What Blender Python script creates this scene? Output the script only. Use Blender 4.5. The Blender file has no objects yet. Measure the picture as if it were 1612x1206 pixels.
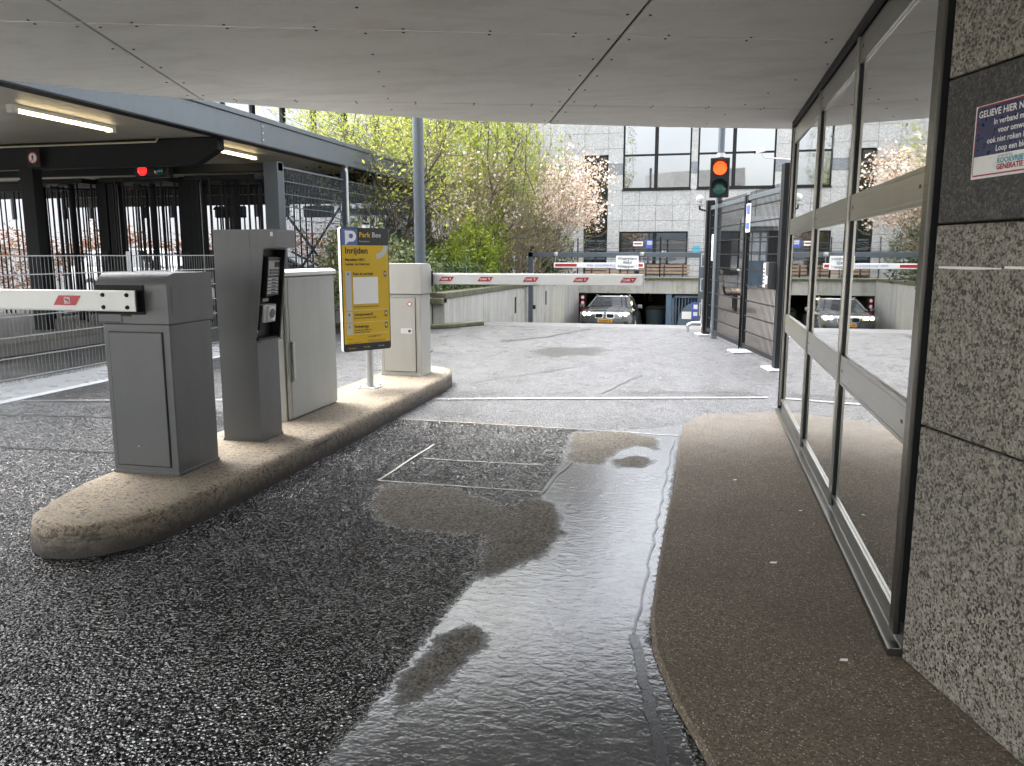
import bpy, bmesh, math, random
import numpy as np
from mathutils import Vector, Matrix, noise as mnoise

random.seed(7)
R = math.radians
sc = bpy.context.scene
COL = sc.collection

# ------------------------------------------------------------------ camera, sky, sun, exposure
# World axes: +Y runs along the driveway (towards the ramp), +X to the mirrored wall on the right.
cam_d = bpy.data.cameras.new('camera')
cam = bpy.data.objects.new('camera', cam_d); COL.objects.link(cam)
cam.location = (0, 0, 1.30)
cam.rotation_euler = (R(90 - 9.15), 0, R(13.3))
cam_d.sensor_width = 36.0
cam_d.lens = 36.0 * 1260 / 1612
cam_d.clip_start = 0.05
cam_d.clip_end = 2000
sc.camera = cam

SUN_EL, SUN_AZ = 58, -72          # azimuth clockwise from +Y
world = bpy.data.worlds.new('World'); sc.world = world; world.use_nodes = True
wn = world.node_tree; wn.nodes.clear()
sky = wn.nodes.new('ShaderNodeTexSky'); sky.sky_type = 'NISHITA'; sky.sun_disc = False
sky.sun_elevation = R(SUN_EL); sky.sun_rotation = R(SUN_AZ)
sky.air_density = 1.0; sky.dust_density = 4.0; sky.ozone_density = 1.0
hs = wn.nodes.new('ShaderNodeHueSaturation'); hs.inputs['Saturation'].default_value = 0.22
hs.inputs['Value'].default_value = 1.25
wtc = wn.nodes.new('ShaderNodeTexCoord')
wns = wn.nodes.new('ShaderNodeTexNoise'); wns.inputs['Scale'].default_value = 2.2; wns.inputs['Detail'].default_value = 6
wrp = wn.nodes.new('ShaderNodeValToRGB')
wrp.color_ramp.elements[0].position = 0.32; wrp.color_ramp.elements[0].color = (0.72, 0.74, 0.77, 1)
wrp.color_ramp.elements[1].position = 0.68; wrp.color_ramp.elements[1].color = (1.15, 1.14, 1.12, 1)
wmx = wn.nodes.new('ShaderNodeMix'); wmx.data_type = 'RGBA'; wmx.blend_type = 'MULTIPLY'; wmx.inputs[0].default_value = 1
wbg = wn.nodes.new('ShaderNodeBackground'); wbg.inputs['Strength'].default_value = 0.15
wout = wn.nodes.new('ShaderNodeOutputWorld')
wn.links.new(sky.outputs[0], hs.inputs['Color'])
wn.links.new(wtc.outputs['Generated'], wns.inputs['Vector']); wn.links.new(wns.outputs['Fac'], wrp.inputs[0])
wn.links.new(hs.outputs[0], wmx.inputs[6]); wn.links.new(wrp.outputs[0], wmx.inputs[7])
wn.links.new(wmx.outputs[2], wbg.inputs['Color']); wn.links.new(wbg.outputs[0], wout.inputs[0])

sun_d = bpy.data.lights.new('sun', 'SUN'); sun_d.energy = 1.2; sun_d.angle = R(30); sun_d.color = (1, 0.96, 0.9)
sun = bpy.data.objects.new('sun', sun_d); COL.objects.link(sun)
sdir = Vector((math.sin(R(SUN_AZ)) * math.cos(R(SUN_EL)), math.cos(R(SUN_AZ)) * math.cos(R(SUN_EL)), math.sin(R(SUN_EL))))
sun.rotation_euler = sdir.to_track_quat('Z', 'Y').to_euler()

sc.view_settings.view_transform = 'Standard'
sc.view_settings.look = 'None'
sc.view_settings.gamma = 1
sc.view_settings.use_curve_mapping = False
sc.view_settings.exposure = 2.6
sc.render.engine = 'CYCLES'
sc.cycles.use_denoising = True
sc.cycles.use_adaptive_sampling = True
sc.cycles.adaptive_threshold = 0.05
sc.cycles.max_bounces = 7
sc.cycles.diffuse_bounces = 4
sc.cycles.glossy_bounces = 4
sc.cycles.transmission_bounces = 6
sc.cycles.transparent_max_bounces = 12
sc.cycles.sample_clamp_indirect = 8
sc.cycles.caustics_reflective = False
sc.cycles.caustics_refractive = False

# ------------------------------------------------------------------ helpers
class MB:
    def __init__(self): self.v = []; self.f = []
    def add(self, vs, fs):
        o = len(self.v); self.v += [tuple(p) for p in vs]; self.f += [tuple(i + o for i in q) for q in fs]; return self
    def box(self, x0, x1, y0, y1, z0, z1):
        return self.add([(x0,y0,z0),(x1,y0,z0),(x1,y1,z0),(x0,y1,z0),(x0,y0,z1),(x1,y0,z1),(x1,y1,z1),(x0,y1,z1)],
                        [(0,3,2,1),(4,5,6,7),(0,1,5,4),(1,2,6,5),(2,3,7,6),(3,0,4,7)])
    def bar(self, p0, p1, w, h, up=(0,0,1)):
        p0, p1 = Vector(p0), Vector(p1); d = (p1 - p0).normalized(); u = Vector(up)
        if abs(d.dot(u)) > .99: u = Vector((1,0,0))
        s = d.cross(u).normalized(); u = s.cross(d).normalized(); s *= w/2; u *= h/2
        c = [p0-s-u, p0+s-u, p0+s+u, p0-s+u, p1-s-u, p1+s-u, p1+s+u, p1-s+u]
        return self.add(c, [(0,1,2,3),(7,6,5,4),(0,4,5,1),(1,5,6,2),(2,6,7,3),(3,7,4,0)])
    def tube(self, p0, p1, r0, r1=None, n=8, caps=True):
        r1 = r0 if r1 is None else r1
        p0, p1 = Vector(p0), Vector(p1); d = (p1-p0).normalized(); u = Vector((0,0,1)) if abs(d.z) < .95 else Vector((1,0,0))
        a = d.cross(u).normalized(); b = a.cross(d)
        vs = []
        for p, r in ((p0, r0), (p1, r1)):
            for k in range(n):
                t = 2*math.pi*k/n; vs.append(p + a*math.cos(t)*r + b*math.sin(t)*r)
        fs = [(k, (k+1)%n, n+(k+1)%n, n+k) for k in range(n)]
        if caps: fs += [tuple(range(n))[::-1], tuple(range(n, 2*n))]
        return self.add(vs, fs)
    def path(self, pts, r, n=8):
        for i in range(len(pts)-1): self.tube(pts[i], pts[i+1], r, n=n)
        return self
    def prism(self, poly, axis, lo, hi):
        n = len(poly)
        def P(u, w, t):
            return (t,u,w) if axis == 'x' else ((u,t,w) if axis == 'y' else (u,w,t))
        vs = [P(u,w,lo) for u,w in poly] + [P(u,w,hi) for u,w in poly]
        fs = [tuple(range(n)), tuple(range(2*n-1, n-1, -1))] + [(k, n+k, n+(k+1)%n, (k+1)%n) for k in range(n)]
        return self.add(vs, fs)
    def lathe(self, prof, c, axis='z', n=16):
        c = Vector(c); vs = []
        for r, t in prof:
            for k in range(n):
                a = 2*math.pi*k/n; q = (r*math.cos(a), r*math.sin(a))
                vs.append(c + Vector((q[0],q[1],t) if axis == 'z' else ((q[0],t,q[1]) if axis == 'y' else (t,q[0],q[1]))))
        m = len(prof)
        fs = [(i*n+k, i*n+(k+1)%n, (i+1)*n+(k+1)%n, (i+1)*n+k) for i in range(m-1) for k in range(n)]
        fs += [tuple(range(n)), tuple(range((m-1)*n, m*n))]
        return self.add(vs, fs)
    def xform(self, M):
        self.v = [tuple(M @ Vector(p)) for p in self.v]; return self
    def mesh(self, name, bevel=0, seg=2, smooth=False):
        me = bpy.data.meshes.new(name); me.from_pydata(self.v, [], self.f)
        bm = bmesh.new(); bm.from_mesh(me); bmesh.ops.recalc_face_normals(bm, faces=bm.faces)
        if bevel:
            es = [e for e in bm.edges if len(e.link_faces) == 2 and e.calc_face_angle(0) > .6]
            bmesh.ops.bevel(bm, geom=es, offset=bevel, segments=seg, profile=.5, affect='EDGES', clamp_overlap=True)
        bm.to_mesh(me); bm.free()
        if smooth:
            me.polygons.foreach_set('use_smooth', [True]*len(me.polygons))
            try: me.set_sharp_from_angle(angle=R(38))
            except Exception: pass
        me.update(); return me
    def build(self, name, mat, parent=None, bevel=0, seg=2, smooth=False, kind=None, label=None):
        o = bpy.data.objects.new(name, self.mesh(name, bevel, seg, smooth)); COL.objects.link(o)
        o.data.materials.append(M[mat] if isinstance(mat, str) else mat)
        if parent: attach(o, parent)
        if kind: o['kind'] = kind
        if label: o['label'] = label
        return o

def world_of(o):
    m = o.matrix_basis.copy()
    if o.parent: m = world_of(o.parent) @ o.matrix_parent_inverse @ m
    return m
def attach(o, parent):
    o.parent = parent; o.matrix_parent_inverse = world_of(parent).inverted()
def piece(name, me, loc, parent, rot=(0,0,0), scale=None):
    o = bpy.data.objects.new(name, me); COL.objects.link(o); o.location = loc; o.rotation_euler = rot
    if scale: o.scale = scale
    if parent: attach(o, parent)
    return o
def tag(o, label, cat, group=None):
    o['label'] = label; o['category'] = cat
    if group: o['group'] = group
    return o
def thing(name, label, cat, loc=(0,0,0), group=None):
    o = bpy.data.objects.new(name, None); COL.objects.link(o); o.location = loc; o.empty_display_size = .2
    return tag(o, label, cat, group)
def struct(o): o['kind'] = 'structure'; return o
def copy_tree(o, parent=None):
    c = o.copy(); COL.objects.link(c)
    if parent is not None: c.parent = parent
    for ch in list(o.children): copy_tree(ch, c)
    return c

def text(s, size, mat, parent, org, right, up, align='LEFT', name='lettering', bold=0, stretch=1.0):
    cu = bpy.data.curves.new(name, 'FONT'); cu.body = s; cu.size = size; cu.align_x = align; cu.resolution_u = 2
    cu.offset = bold
    ob = bpy.data.objects.new(name, cu)
    me = bpy.data.meshes.new_from_object(ob); bpy.data.objects.remove(ob); bpy.data.curves.remove(cu)
    me.name = name
    r, u = Vector(right).normalized(), Vector(up).normalized(); n = r.cross(u)
    mm = Matrix((r*stretch, u, n)).transposed().to_4x4(); mm.translation = Vector(org)
    me.transform(mm); me.materials.clear(); me.materials.append(M[mat])
    o = bpy.data.objects.new(name, me); COL.objects.link(o)
    if parent: attach(o, parent)
    return o
def flat(pts2, org, right, up, name, mat, parent, lift=.0):
    """a thin printed sheet: polygon in (right, up) coordinates of a plane"""
    r, u = Vector(right).normalized(), Vector(up).normalized(); n = r.cross(u); o3 = Vector(org) + n*lift
    m = MB(); m.add([o3 + r*a + u*b for a, b in pts2], [tuple(range(len(pts2)))])
    o = m.build(name, mat, parent); return o
def rect(x0, x1, y0, y1): return [(x0,y0),(x1,y0),(x1,y1),(x0,y1)]
def rrect(x0, x1, y0, y1, r, n=5):
    out = []
    for cx, cy, a0 in ((x1-r,y0+r,-90),(x1-r,y1-r,0),(x0+r,y1-r,90),(x0+r,y0+r,180)):
        for k in range(n+1):
            a = R(a0+90*k/n); out.append((cx+r*math.cos(a), cy+r*math.sin(a)))
    return out
def circ(cx, cy, r, n=20, a0=0, a1=360): return [(cx+r*math.cos(R(a0+(a1-a0)*k/n)), cy+r*math.sin(R(a0+(a1-a0)*k/n))) for k in range(n)]

# ------------------------------------------------------------------ materials
M = {}
class NT:
    def __init__(self, name):
        self.m = bpy.data.materials.new(name); self.m.use_nodes = True; self.t = self.m.node_tree
        self.b = self.t.nodes['Principled BSDF']; self.out = self.t.nodes['Material Output']; M[name] = self.m
        self._pos = None
    def n(self, typ, **kw):
        nd = self.t.nodes.new(typ)
        for k, v in kw.items():
            if k in nd.inputs: nd.inputs[k].default_value = v
            else: setattr(nd, k, v)
        return nd
    def l(self, a, b): self.t.links.new(a, b); return self
    @property
    def pos(self):
        if self._pos is None: self._pos = self.n('ShaderNodeNewGeometry').outputs['Position']
        return self._pos
    def noise(self, scale, detail=4, rough=.5, vec=None, dist=0):
        nd = self.n('ShaderNodeTexNoise', Scale=scale, Detail=detail, Roughness=rough, Distortion=dist); self.l(vec or self.pos, nd.inputs['Vector']); return nd.outputs['Fac']
    def vor(self, scale, out='Distance', feature='F1', vec=None):
        nd = self.n('ShaderNodeTexVoronoi', Scale=scale, feature=feature); self.l(vec or self.pos, nd.inputs['Vector']); return nd.outputs[out]
    def ramp(self, src, stops, interp='LINEAR'):
        nd = self.n('ShaderNodeValToRGB'); cr = nd.color_ramp; cr.interpolation = interp
        while len(cr.elements) < len(stops): cr.elements.new(.5)
        for e, (p, c) in zip(cr.elements, stops):
            e.position = p; e.color = (c, c, c, 1) if isinstance(c, (int, float)) else (*c, 1)
        self.l(src, nd.inputs[0]); return nd.outputs[0]
    def mix(self, fac, a, b, mode='MIX'):
        nd = self.n('ShaderNodeMix', data_type='RGBA', blend_type=mode)
        for i, x in ((0, fac), (6, a), (7, b)):
            if isinstance(x, (int, float)): nd.inputs[i].default_value = x if i == 0 else (x, x, x, 1)
            elif isinstance(x, tuple): nd.inputs[i].default_value = (*x, 1)
            else: self.l(x, nd.inputs[i])
        return nd.outputs[2]
    def math(self, op, a, b=0.0, c=0.0):
        nd = self.n('ShaderNodeMath', operation=op)
        for i, x in enumerate((a, b, c)):
            if isinstance(x, (int, float)): nd.inputs[i].default_value = x
            else: self.l(x, nd.inputs[i])
        return nd.outputs[0]
    def attr(self, name): return self.n('ShaderNodeAttribute', attribute_name=name).outputs['Fac']
    def sep(self, vec):
        nd = self.n('ShaderNodeSeparateXYZ'); self.l(vec, nd.inputs[0]); return nd.outputs
    def scaled(self, sx, sy, sz):
        nd = self.n('ShaderNodeMapping'); nd.inputs['Scale'].default_value = (sx, sy, sz); self.l(self.pos, nd.inputs['Vector']); return nd.outputs[0]
    def bump(self, h, strength=.3, dist=.01, prev=None):
        nd = self.n('ShaderNodeBump')
        if isinstance(strength, (int, float)): nd.inputs['Strength'].default_value = strength
        else: self.l(strength, nd.inputs['Strength'])
        nd.inputs['Distance'].default_value = dist
        self.l(h, nd.inputs['Height'])
        if prev: self.l(prev, nd.inputs['Normal'])
        return nd.outputs[0]
    def set(self, **kw):
        for k, v in kw.items():
            k = {'color':'Base Color','rough':'Roughness','metal':'Metallic','normal':'Normal','ior':'IOR','spec':'Specular IOR Level','coat':'Coat Weight','coatr':'Coat Roughness','trans':'Transmission Weight','ecol':'Emission Color','estr':'Emission Strength'}[k]
            i = self.b.inputs[k]
            if isinstance(v, tuple): i.default_value = (*v, 1) if len(v) == 3 else v
            elif isinstance(v, (int, float)): i.default_value = v
            else: self.l(v, i)
        return self
    def info(self, out='Random'): return self.n('ShaderNodeObjectInfo').outputs[out]
    def island(self): return self.n('ShaderNodeNewGeometry').outputs['Random Per Island']

def sh(c, k): return tuple(min(1, x*k) for x in c)
def simple(name, c, rough=.5, metal=0, var=.12, scale=6, bump=.05, bscale=60, rvar=.12, streak=True, coat=0, spec=.5):
    t = NT(name)
    n1 = t.noise(scale, 5, .6); n2 = t.noise(scale*9, 3)
    col = t.mix(n1, sh(c, 1-var), sh(c, 1+var))
    if streak:
        st = t.noise(1.0, 4, .6, vec=t.scaled(14, 14, .8)); stf = t.ramp(st, [(.45, 0.0), (.75, 1.0)])
        col = t.mix(t.math('MULTIPLY', stf, var*1.5), col, sh(c, .55))
    t.set(color=col, metal=metal, spec=spec, rough=t.math('ADD', t.math('MULTIPLY', n2, rvar*2), rough-rvar), coat=coat)
    if bump: t.set(normal=t.bump(t.noise(bscale, 3), bump, .004))
    return t
def emit(name, c, s):
    t = NT(name); t.set(color=c, ecol=c, estr=s, rough=.3); return t

simple('grey_paint', (.10,.10,.10), .42, metal=.25, var=.10, scale=4, bump=.03, bscale=300)
simple('grey_paint_dark', (.045,.045,.045), .5, var=.1)
simple('beige_paint', (.38,.37,.335), .42, var=.07, scale=4)
simple('cabinet_white', (.37,.37,.335), .5, var=.10, scale=3)
simple('white_paint', (.74,.74,.71), .35, var=.05, scale=5)
simple('alu', (.62,.62,.61), .38, metal=.5, var=.06)
simple('galv', (.42,.43,.43), .42, metal=.7, var=.2, scale=25)
simple('slate', (.075,.09,.105), .42, metal=.1, var=.12, scale=3)
simple('slate_blue', (.085,.13,.18), .45, var=.1)
simple('fence_wire', (.16,.165,.165), .5, metal=.3, var=.2)
simple('fence_rail', (.30,.31,.31), .45, metal=.4, var=.2)
simple('slate_shaded', (.040,.049,.058), .45, var=.12)  # darker copy of slate: corner column's shade put into the colour
simple('platform_concrete', (.12,.115,.105), .8, var=.25, scale=2)
simple('dark_metal', (.010,.011,.012), .55, spec=.18, var=.2)
simple('black', (.009,.009,.010), .4, spec=.25, var=.1, streak=False)
simple('black_matte', (.008,.008,.008), .9, var=.1, streak=False)
simple('red', (.42,.018,.022), .35, var=.06, streak=False)
simple('white_print', (.80,.80,.78), .45, var=.02, streak=False)
simple('grey_print', (.50,.50,.49), .45, var=.02, streak=False)
simple('black_print', (.012,.012,.014), .4, var=.02, streak=False)
simple('yellow_print', (.60,.39,.008), .35, var=.03, streak=False)
simple('blue_print', (.075,.125,.34), .35, var=.03, streak=False)
simple('navy_print', (.012,.020,.085), .3, var=.03, streak=False)
simple('royal_print', (.05,.09,.42), .4, var=.03, streak=False)
simple('cyan_print', (.05,.30,.42), .4, var=.03, streak=False)
simple('orange_print', (.78,.36,.012), .4, var=.03, streak=False)
simple('maroon_print', (.36,.01,.03), .4, var=.03, streak=False)
simple('wood', (.27,.19,.13), .65, var=.25, scale=12)
simple('soffit_dark', (.012,.012,.012), .9)
simple('rubber', (.012,.012,.012), .7, var=.15, streak=False)
simple('chrome', (.7,.7,.7), .15, metal=1, var=.04, streak=False, bump=0)
simple('cream', (.60,.55,.40), .5, var=.05)
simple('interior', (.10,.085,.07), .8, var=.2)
simple('carton', (.24,.16,.09), .8, var=.15)
simple('white_wall', (.46,.47,.48), .7, var=.06, scale=1.5)
simple('roof_underside', (.50,.47,.40), .45, var=.07, scale=2)
simple('green_paint', (.06,.10,.07), .5)
emit('tube_light', (1.0, .80, .45), 2.2)
emit('red_lamp', (1.0, .075, .012), .42)
emit('red_lamp_hot', (1.0, .012, .012), .5)
emit('headlamp', (1.0, .88, .45), 9.0)
simple('globe_light', (.45,.45,.43), .3, streak=False)
simple('green_lens', (.005,.07,.055), .2, streak=False, coat=.5)

t = NT('stainless')
t.set(color=t.mix(t.noise(3, 4), (.27,.26,.235), (.40,.39,.355)), metal=.95, rough=t.math('ADD', t.math('MULTIPLY', t.noise(1, 3, vec=t.scaled(2, 2, 160)), .14), .24))
t = NT('stainless_dark')
t.set(color=t.mix(t.noise(3, 4), (.085,.08,.07), (.15,.142,.125)), metal=.9, rough=t.math('ADD', t.math('MULTIPLY', t.noise(1, 3, vec=t.scaled(2, 2, 160)), .14), .26))
t = NT('mirror_glass')
t.set(color=(.78,.78,.765), metal=1.0, rough=t.ramp(t.noise(5, 5, .7), [(.45, .004), (.8, .05)]), normal=t.bump(t.noise(1.3, 2), .05, .01))
t = NT('window_glass')
t.set(color=(.26,.265,.27), metal=1.0, rough=.02, normal=t.bump(t.noise(.9, 2, vec=None), .05, .02))
t = NT('dark_glass')
t.set(color=(.015,.017,.018), rough=.04, spec=.6, normal=t.bump(t.noise(1.2, 2), .04, .02))
t = NT('car_glass'); t.set(color=(.02,.022,.024), rough=.05, coat=1.0, spec=.8)

# soffit panels: light paint with drip stains and darker edges of moisture
t = NT('soffit_panel')
r_ = t.info(); n1 = t.noise(1.1, 5, .65); n2 = t.noise(9, 6, .7, dist=.6)
st = t.noise(1, 5, .65, vec=t.scaled(1.2, 2.6, 1), dist=.8); st2 = t.ramp(st, [(.46, 0.0), (.70, 1.0)])
base = t.mix(n1, (.80,.80,.775), (.89,.89,.865)); base = t.mix(t.math('MULTIPLY', r_, .3), base, (.64,.63,.585))
base = t.mix(t.math('MULTIPLY', st2, .34), base, (.45,.43,.385)); base = t.mix(t.math('MULTIPLY', t.ramp(n2, [(.55, 0.0), (.75, 1.0)]), .22), base, (.40,.37,.31))
t.set(color=base, rough=.62, normal=t.bump(t.noise(3, 3), .06, .02))

# granite cladding, polished-flamed, light and dark
def granite(name, dark, mid, light, scale):
    t = NT(name)
    wob = t.n('ShaderNodeTexNoise', Scale=scale*.8, Detail=3); t.l(t.pos, wob.inputs['Vector'])
    mixv = t.n('ShaderNodeMix', data_type='VECTOR'); mixv.inputs[0].default_value = .012*70/scale
    t.l(t.pos, mixv.inputs[4]); t.l(wob.outputs['Color'], mixv.inputs[5])
    c = t.vor(scale, 'Color', vec=mixv.outputs[1]); x = t.sep(c)[0]
    c2 = t.sep(t.vor(scale*2.3, 'Color', vec=mixv.outputs[1]))[1]
    big = t.noise(scale*.22, 3)
    k = t.math('ADD', t.math('MULTIPLY', x, .62), t.math('ADD', t.math('MULTIPLY', c2, .28), t.math('MULTIPLY', t.math('SUBTRACT', big, .5), .5)))
    col = t.ramp(k, [(.0, dark), (.27, sh(dark, 1.5)), (.37, mid), (.58, sh(mid, 1.15)), (.74, light), (1, sh(light, 1.1))])
    t.set(color=col, rough=t.math('ADD', t.math('MULTIPLY', c2, .2), .38), normal=t.bump(k, .10, .003))
    return t
granite('granite', (.026,.023,.021), (.185,.170,.140), (.32,.298,.247), 140)
granite('granite_dark', (.010,.010,.011), (.040,.039,.037), (.10,.094,.084), 150)
simple('granite_back', (.05,.045,.04), .9)

# facade stone: pale speckled slabs, each a little different
for nm, c in (('facade_stone', (.37,.37,.36)), ('facade_band', (.17,.185,.20))):
    t = NT(nm); r_ = t.info()
    sp = t.sep(t.vor(26, 'Color'))[0]; n1 = t.noise(1.6, 5, .6)
    col = t.mix(sp, sh(c, .72), sh(c, 1.18)); col = t.mix(t.math('MULTIPLY', r_, .35), col, sh(c, .78)); col = t.mix(t.math('MULTIPLY', t.ramp(n1, [(.5, 0.), (.8, 1.)]), .4), col, sh(c, .6))
    t.set(color=col, rough=.55)

# exposed-aggregate concrete (island), board-marked concrete (ramp), mossy coping
t = NT('island_concrete')
v = t.sep(t.vor(160, 'Color'))[0]; v2 = t.sep(t.vor(70, 'Color'))[1]; n1 = t.noise(5, 6, .65); n2 = t.noise(26, 4)
zz = t.sep(t.pos)[2]
col = t.mix(v, (.13,.10,.068), (.30,.25,.18)); col = t.mix(t.ramp(v2, [(.86, 0.), (.92, 1.)]), col, (.075,.06,.05))
col = t.mix(t.math('MULTIPLY', t.ramp(n1, [(.42, 0.), (.7, 1.)]), .6), col, (.14,.115,.085))
damp_shade = t.math('ADD', t.math('MULTIPLY', n2, .10), zz)
col = t.mix(t.ramp(damp_shade, [(.075, 1.), (.165, 0.)]), col, (.05,.042,.035))  # damp foot, colour deepened further for shade on the nose side
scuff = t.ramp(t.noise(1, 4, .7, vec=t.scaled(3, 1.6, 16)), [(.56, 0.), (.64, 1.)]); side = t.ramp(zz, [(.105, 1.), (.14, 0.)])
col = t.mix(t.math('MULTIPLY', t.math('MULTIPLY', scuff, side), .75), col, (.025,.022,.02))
pit = t.ramp(t.noise(38, 3), [(.30, 0.), (.36, 1.)])
t.set(color=t.mix(pit, (.06,.05,.04), col), rough=.8, normal=t.bump(t.math('ADD', t.math('MULTIPLY', t.vor(150), .5), t.math('MULTIPLY', pit, .8)), .55, .006))
t = NT('concrete')
n1 = t.noise(1.2, 6, .65); st = t.noise(1, 5, .7, vec=t.scaled(5, 5, .35))
col = t.mix(n1, (.30,.29,.265), (.43,.42,.385)); col = t.mix(t.math('MULTIPLY', t.ramp(st, [(.45, 0.), (.72, 1.)]), .65), col, (.17,.16,.13))
col = t.mix(t.math('MULTIPLY', t.ramp(t.noise(3, 5), [(.56, 0.), (.72, 1.)]), .55), col, (.20,.21,.09))
t.set(color=col, rough=.8, normal=t.bump(t.noise(14, 5), .15, .01))
t = NT('mossy_coping'); n1 = t.noise(9, 6, .7)
t.set(color=t.mix(t.ramp(n1, [(.35, 0.), (.62, 1.)]), (.12,.11,.085), (.055,.06,.02)), rough=.9, normal=t.bump(t.noise(40, 5), .5, .02))
t = NT('pale_kerb')
col = t.mix(t.noise(3, 6, .65), (.33,.34,.35), (.55,.56,.56)); col = t.mix(t.math('MULTIPLY', t.ramp(t.noise(1, 5, .7, vec=t.scaled(9, .9, 1)), [(.5, 0.), (.7, 1.)]), .6), col, (.16,.165,.17))
t.set(color=col, rough=t.math('ADD', t.math('MULTIPLY', t.noise(8, 3), .4), .1), normal=t.bump(t.noise(40, 4), .2, .005))

# road: dark open-grained wet asphalt; 'film' = running water, 'dry' = drained patches, 'fine' = newer surfacing by the ramp
t = NT('road_asphalt')
film0, dry0, fine = t.attr('film'), t.attr('dry'), t.attr('fine')
edge0 = t.math('MULTIPLY', t.math('SUBTRACT', t.noise(34, 4, .65), .5), .6); edge = t.math('ADD', edge0, t.math('MULTIPLY', t.math('SUBTRACT', t.noise(8, 3, .6), .5), .6))
film = t.ramp(t.math('ADD', film0, t.math('ADD', t.math('MULTIPLY', edge, .35), t.math('MULTIPLY', edge0, .5))), [(.38, 0.), (.62, 1.)])
dry = t.ramp(t.math('ADD', dry0, edge), [(.28, 0.), (.60, 1.)])
stone = t.vor(82); cellc = t.sep(t.vor(82, 'Color'))[0]; n1 = t.noise(2.2, 5, .6)
base = t.mix(cellc, (.003,.003,.0035), (.016,.016,.017)); base = t.mix(fine, base, t.mix(t.sep(t.vor(190, 'Color'))[0], (.034,.034,.036), (.085,.085,.09)))
trk = t.ramp(t.noise(1, 5, .65, vec=t.scaled(2.2, .35, 1)), [(.42, 0.), (.66, 1.)])
base = t.mix(t.math('MULTIPLY', t.math('MULTIPLY', trk, fine), .45), base, (.028,.027,.027))
base = t.mix(t.math('MULTIPLY', t.ramp(n1, [(.48, 0.), (.75, 1.)]), .4), base, (.022,.020,.018))
base = t.mix(dry, base, t.mix(cellc, (.075,.066,.055), (.17,.155,.133)))
base = t.mix(t.math('MULTIPLY', t.math('MULTIPLY', film, .9), t.math('SUBTRACT', 1.0, dry)), base, t.mix(t.noise(1, 5, .6, vec=t.scaled(7, 1.3, 1)), (.035,.035,.035), (.125,.125,.122)))
film = t.math('MULTIPLY', film, t.math('SUBTRACT', 1.0, t.math('MULTIPLY', dry, .8)))
rg = t.mix(film, t.mix(fine, t.math('ADD', t.math('MULTIPLY', t.noise(5, 4), .12), .04), t.math('ADD', t.math('MULTIPLY', t.noise(4, 5), .5), .08)), t.math('ADD', t.math('MULTIPLY', t.noise(6, 3), .14), .08)); rg = t.mix(dry, rg, .75); pud = t.ramp(t.math('ADD', t.attr('puddle'), t.math('MULTIPLY', edge, 1.2)), [(.30, 0.), (.75, 1.)]); base = t.mix(t.math('MULTIPLY', pud, .8), base, (.020,.018,.013)); rg = t.mix(t.math('MULTIPLY', pud, .8), rg, .10)
hst = t.math('ADD', t.math('MULTIPLY', stone, -1.0), t.math('MULTIPLY', t.noise(40, 2), .8))
amp = t.math('MULTIPLY', t.math('SUBTRACT', 1.0, t.math('MULTIPLY', film, .97)), t.math('SUBTRACT', 1.0, t.math('MULTIPLY', fine, .55)))
b1 = t.bump(hst, t.math('MULTIPLY', amp, t.mix(dry, 1.0, .5)), .017)
rip = t.noise(1, 4, .6, vec=t.scaled(17, 26, 1), dist=.3)
b2 = t.bump(rip, t.math('MULTIPLY', film, .32), .0065, prev=b1)
grain = t.ramp(t.math('ADD', t.math('MULTIPLY', t.sep(t.vor(118, 'Color'))[0], .8), t.math('MULTIPLY', t.noise(3.2, 5, .65), .5)), [(.52, 0.), (.68, 1.)]); grain = t.math('MULTIPLY', grain, t.math('SUBTRACT', 1.0, film))
spw = t.math('ADD', .06, t.math('MULTIPLY', grain, .94)); spw = t.mix(film, t.mix(fine, spw, t.math('ADD', .16, t.math('MULTIPLY', grain, .34))), .75)
rg = t.mix(t.math('MULTIPLY', t.math('SUBTRACT', 1.0, grain), t.math('SUBTRACT', 1.0, film)), rg, t.math('ADD', rg, .22))
t.set(color=base, rough=rg, normal=b2, spec=t.math('MULTIPLY', spw, t.math('SUBTRACT', 1.0, t.math('MULTIPLY', dry, .9))), ior=t.math('ADD', 1.40, t.math('MULTIPLY', grain, .5)))

# brown-grey footway asphalt with pale grit; rain-wet at its open end
t = NT('footway_asphalt')
y = t.sep(t.pos)[1]
wet = t.ramp(t.math('ADD', y, t.math('MULTIPLY', t.math('SUBTRACT', t.noise(2.5, 5, .6), .5), 2.2)), [(0., 0.), (1., 1.)])
mp = t.n('ShaderNodeMapRange'); mp.inputs['From Min'].default_value = 5.0; mp.inputs['From Max'].default_value = 6.8
t.l(t.math('ADD', y, t.math('MULTIPLY', t.math('SUBTRACT', t.noise(2.5, 5, .6), .5), 1.8)), mp.inputs['Value']); wet = mp.outputs[0]
c1 = t.sep(t.vor(150, 'Color'))[0]; c2 = t.sep(t.vor(230, 'Color'))[1]
base = t.mix(c1, (.082,.063,.044), (.19,.150,.106)); base = t.mix(t.ramp(c2, [(.955, 0.), (.97, 1.)]), base, (.42,.39,.31))
base = t.mix(t.math('MULTIPLY', t.ramp(t.noise(2.0, 5), [(.45, 0.), (.7, 1.)]), .40), base, (.075,.06,.044))
base = t.mix(t.math('MULTIPLY', wet, .5), base, (.06,.058,.055))
t.set(color=base, rough=t.mix(wet, .8, t.math('ADD', t.math('MULTIPLY', t.noise(7, 4), .3), .18)), spec=.4, normal=t.bump(t.math('ADD', t.math('MULTIPLY', t.vor(140), -1.), t.noise(60, 3)), .55, .006))

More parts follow.
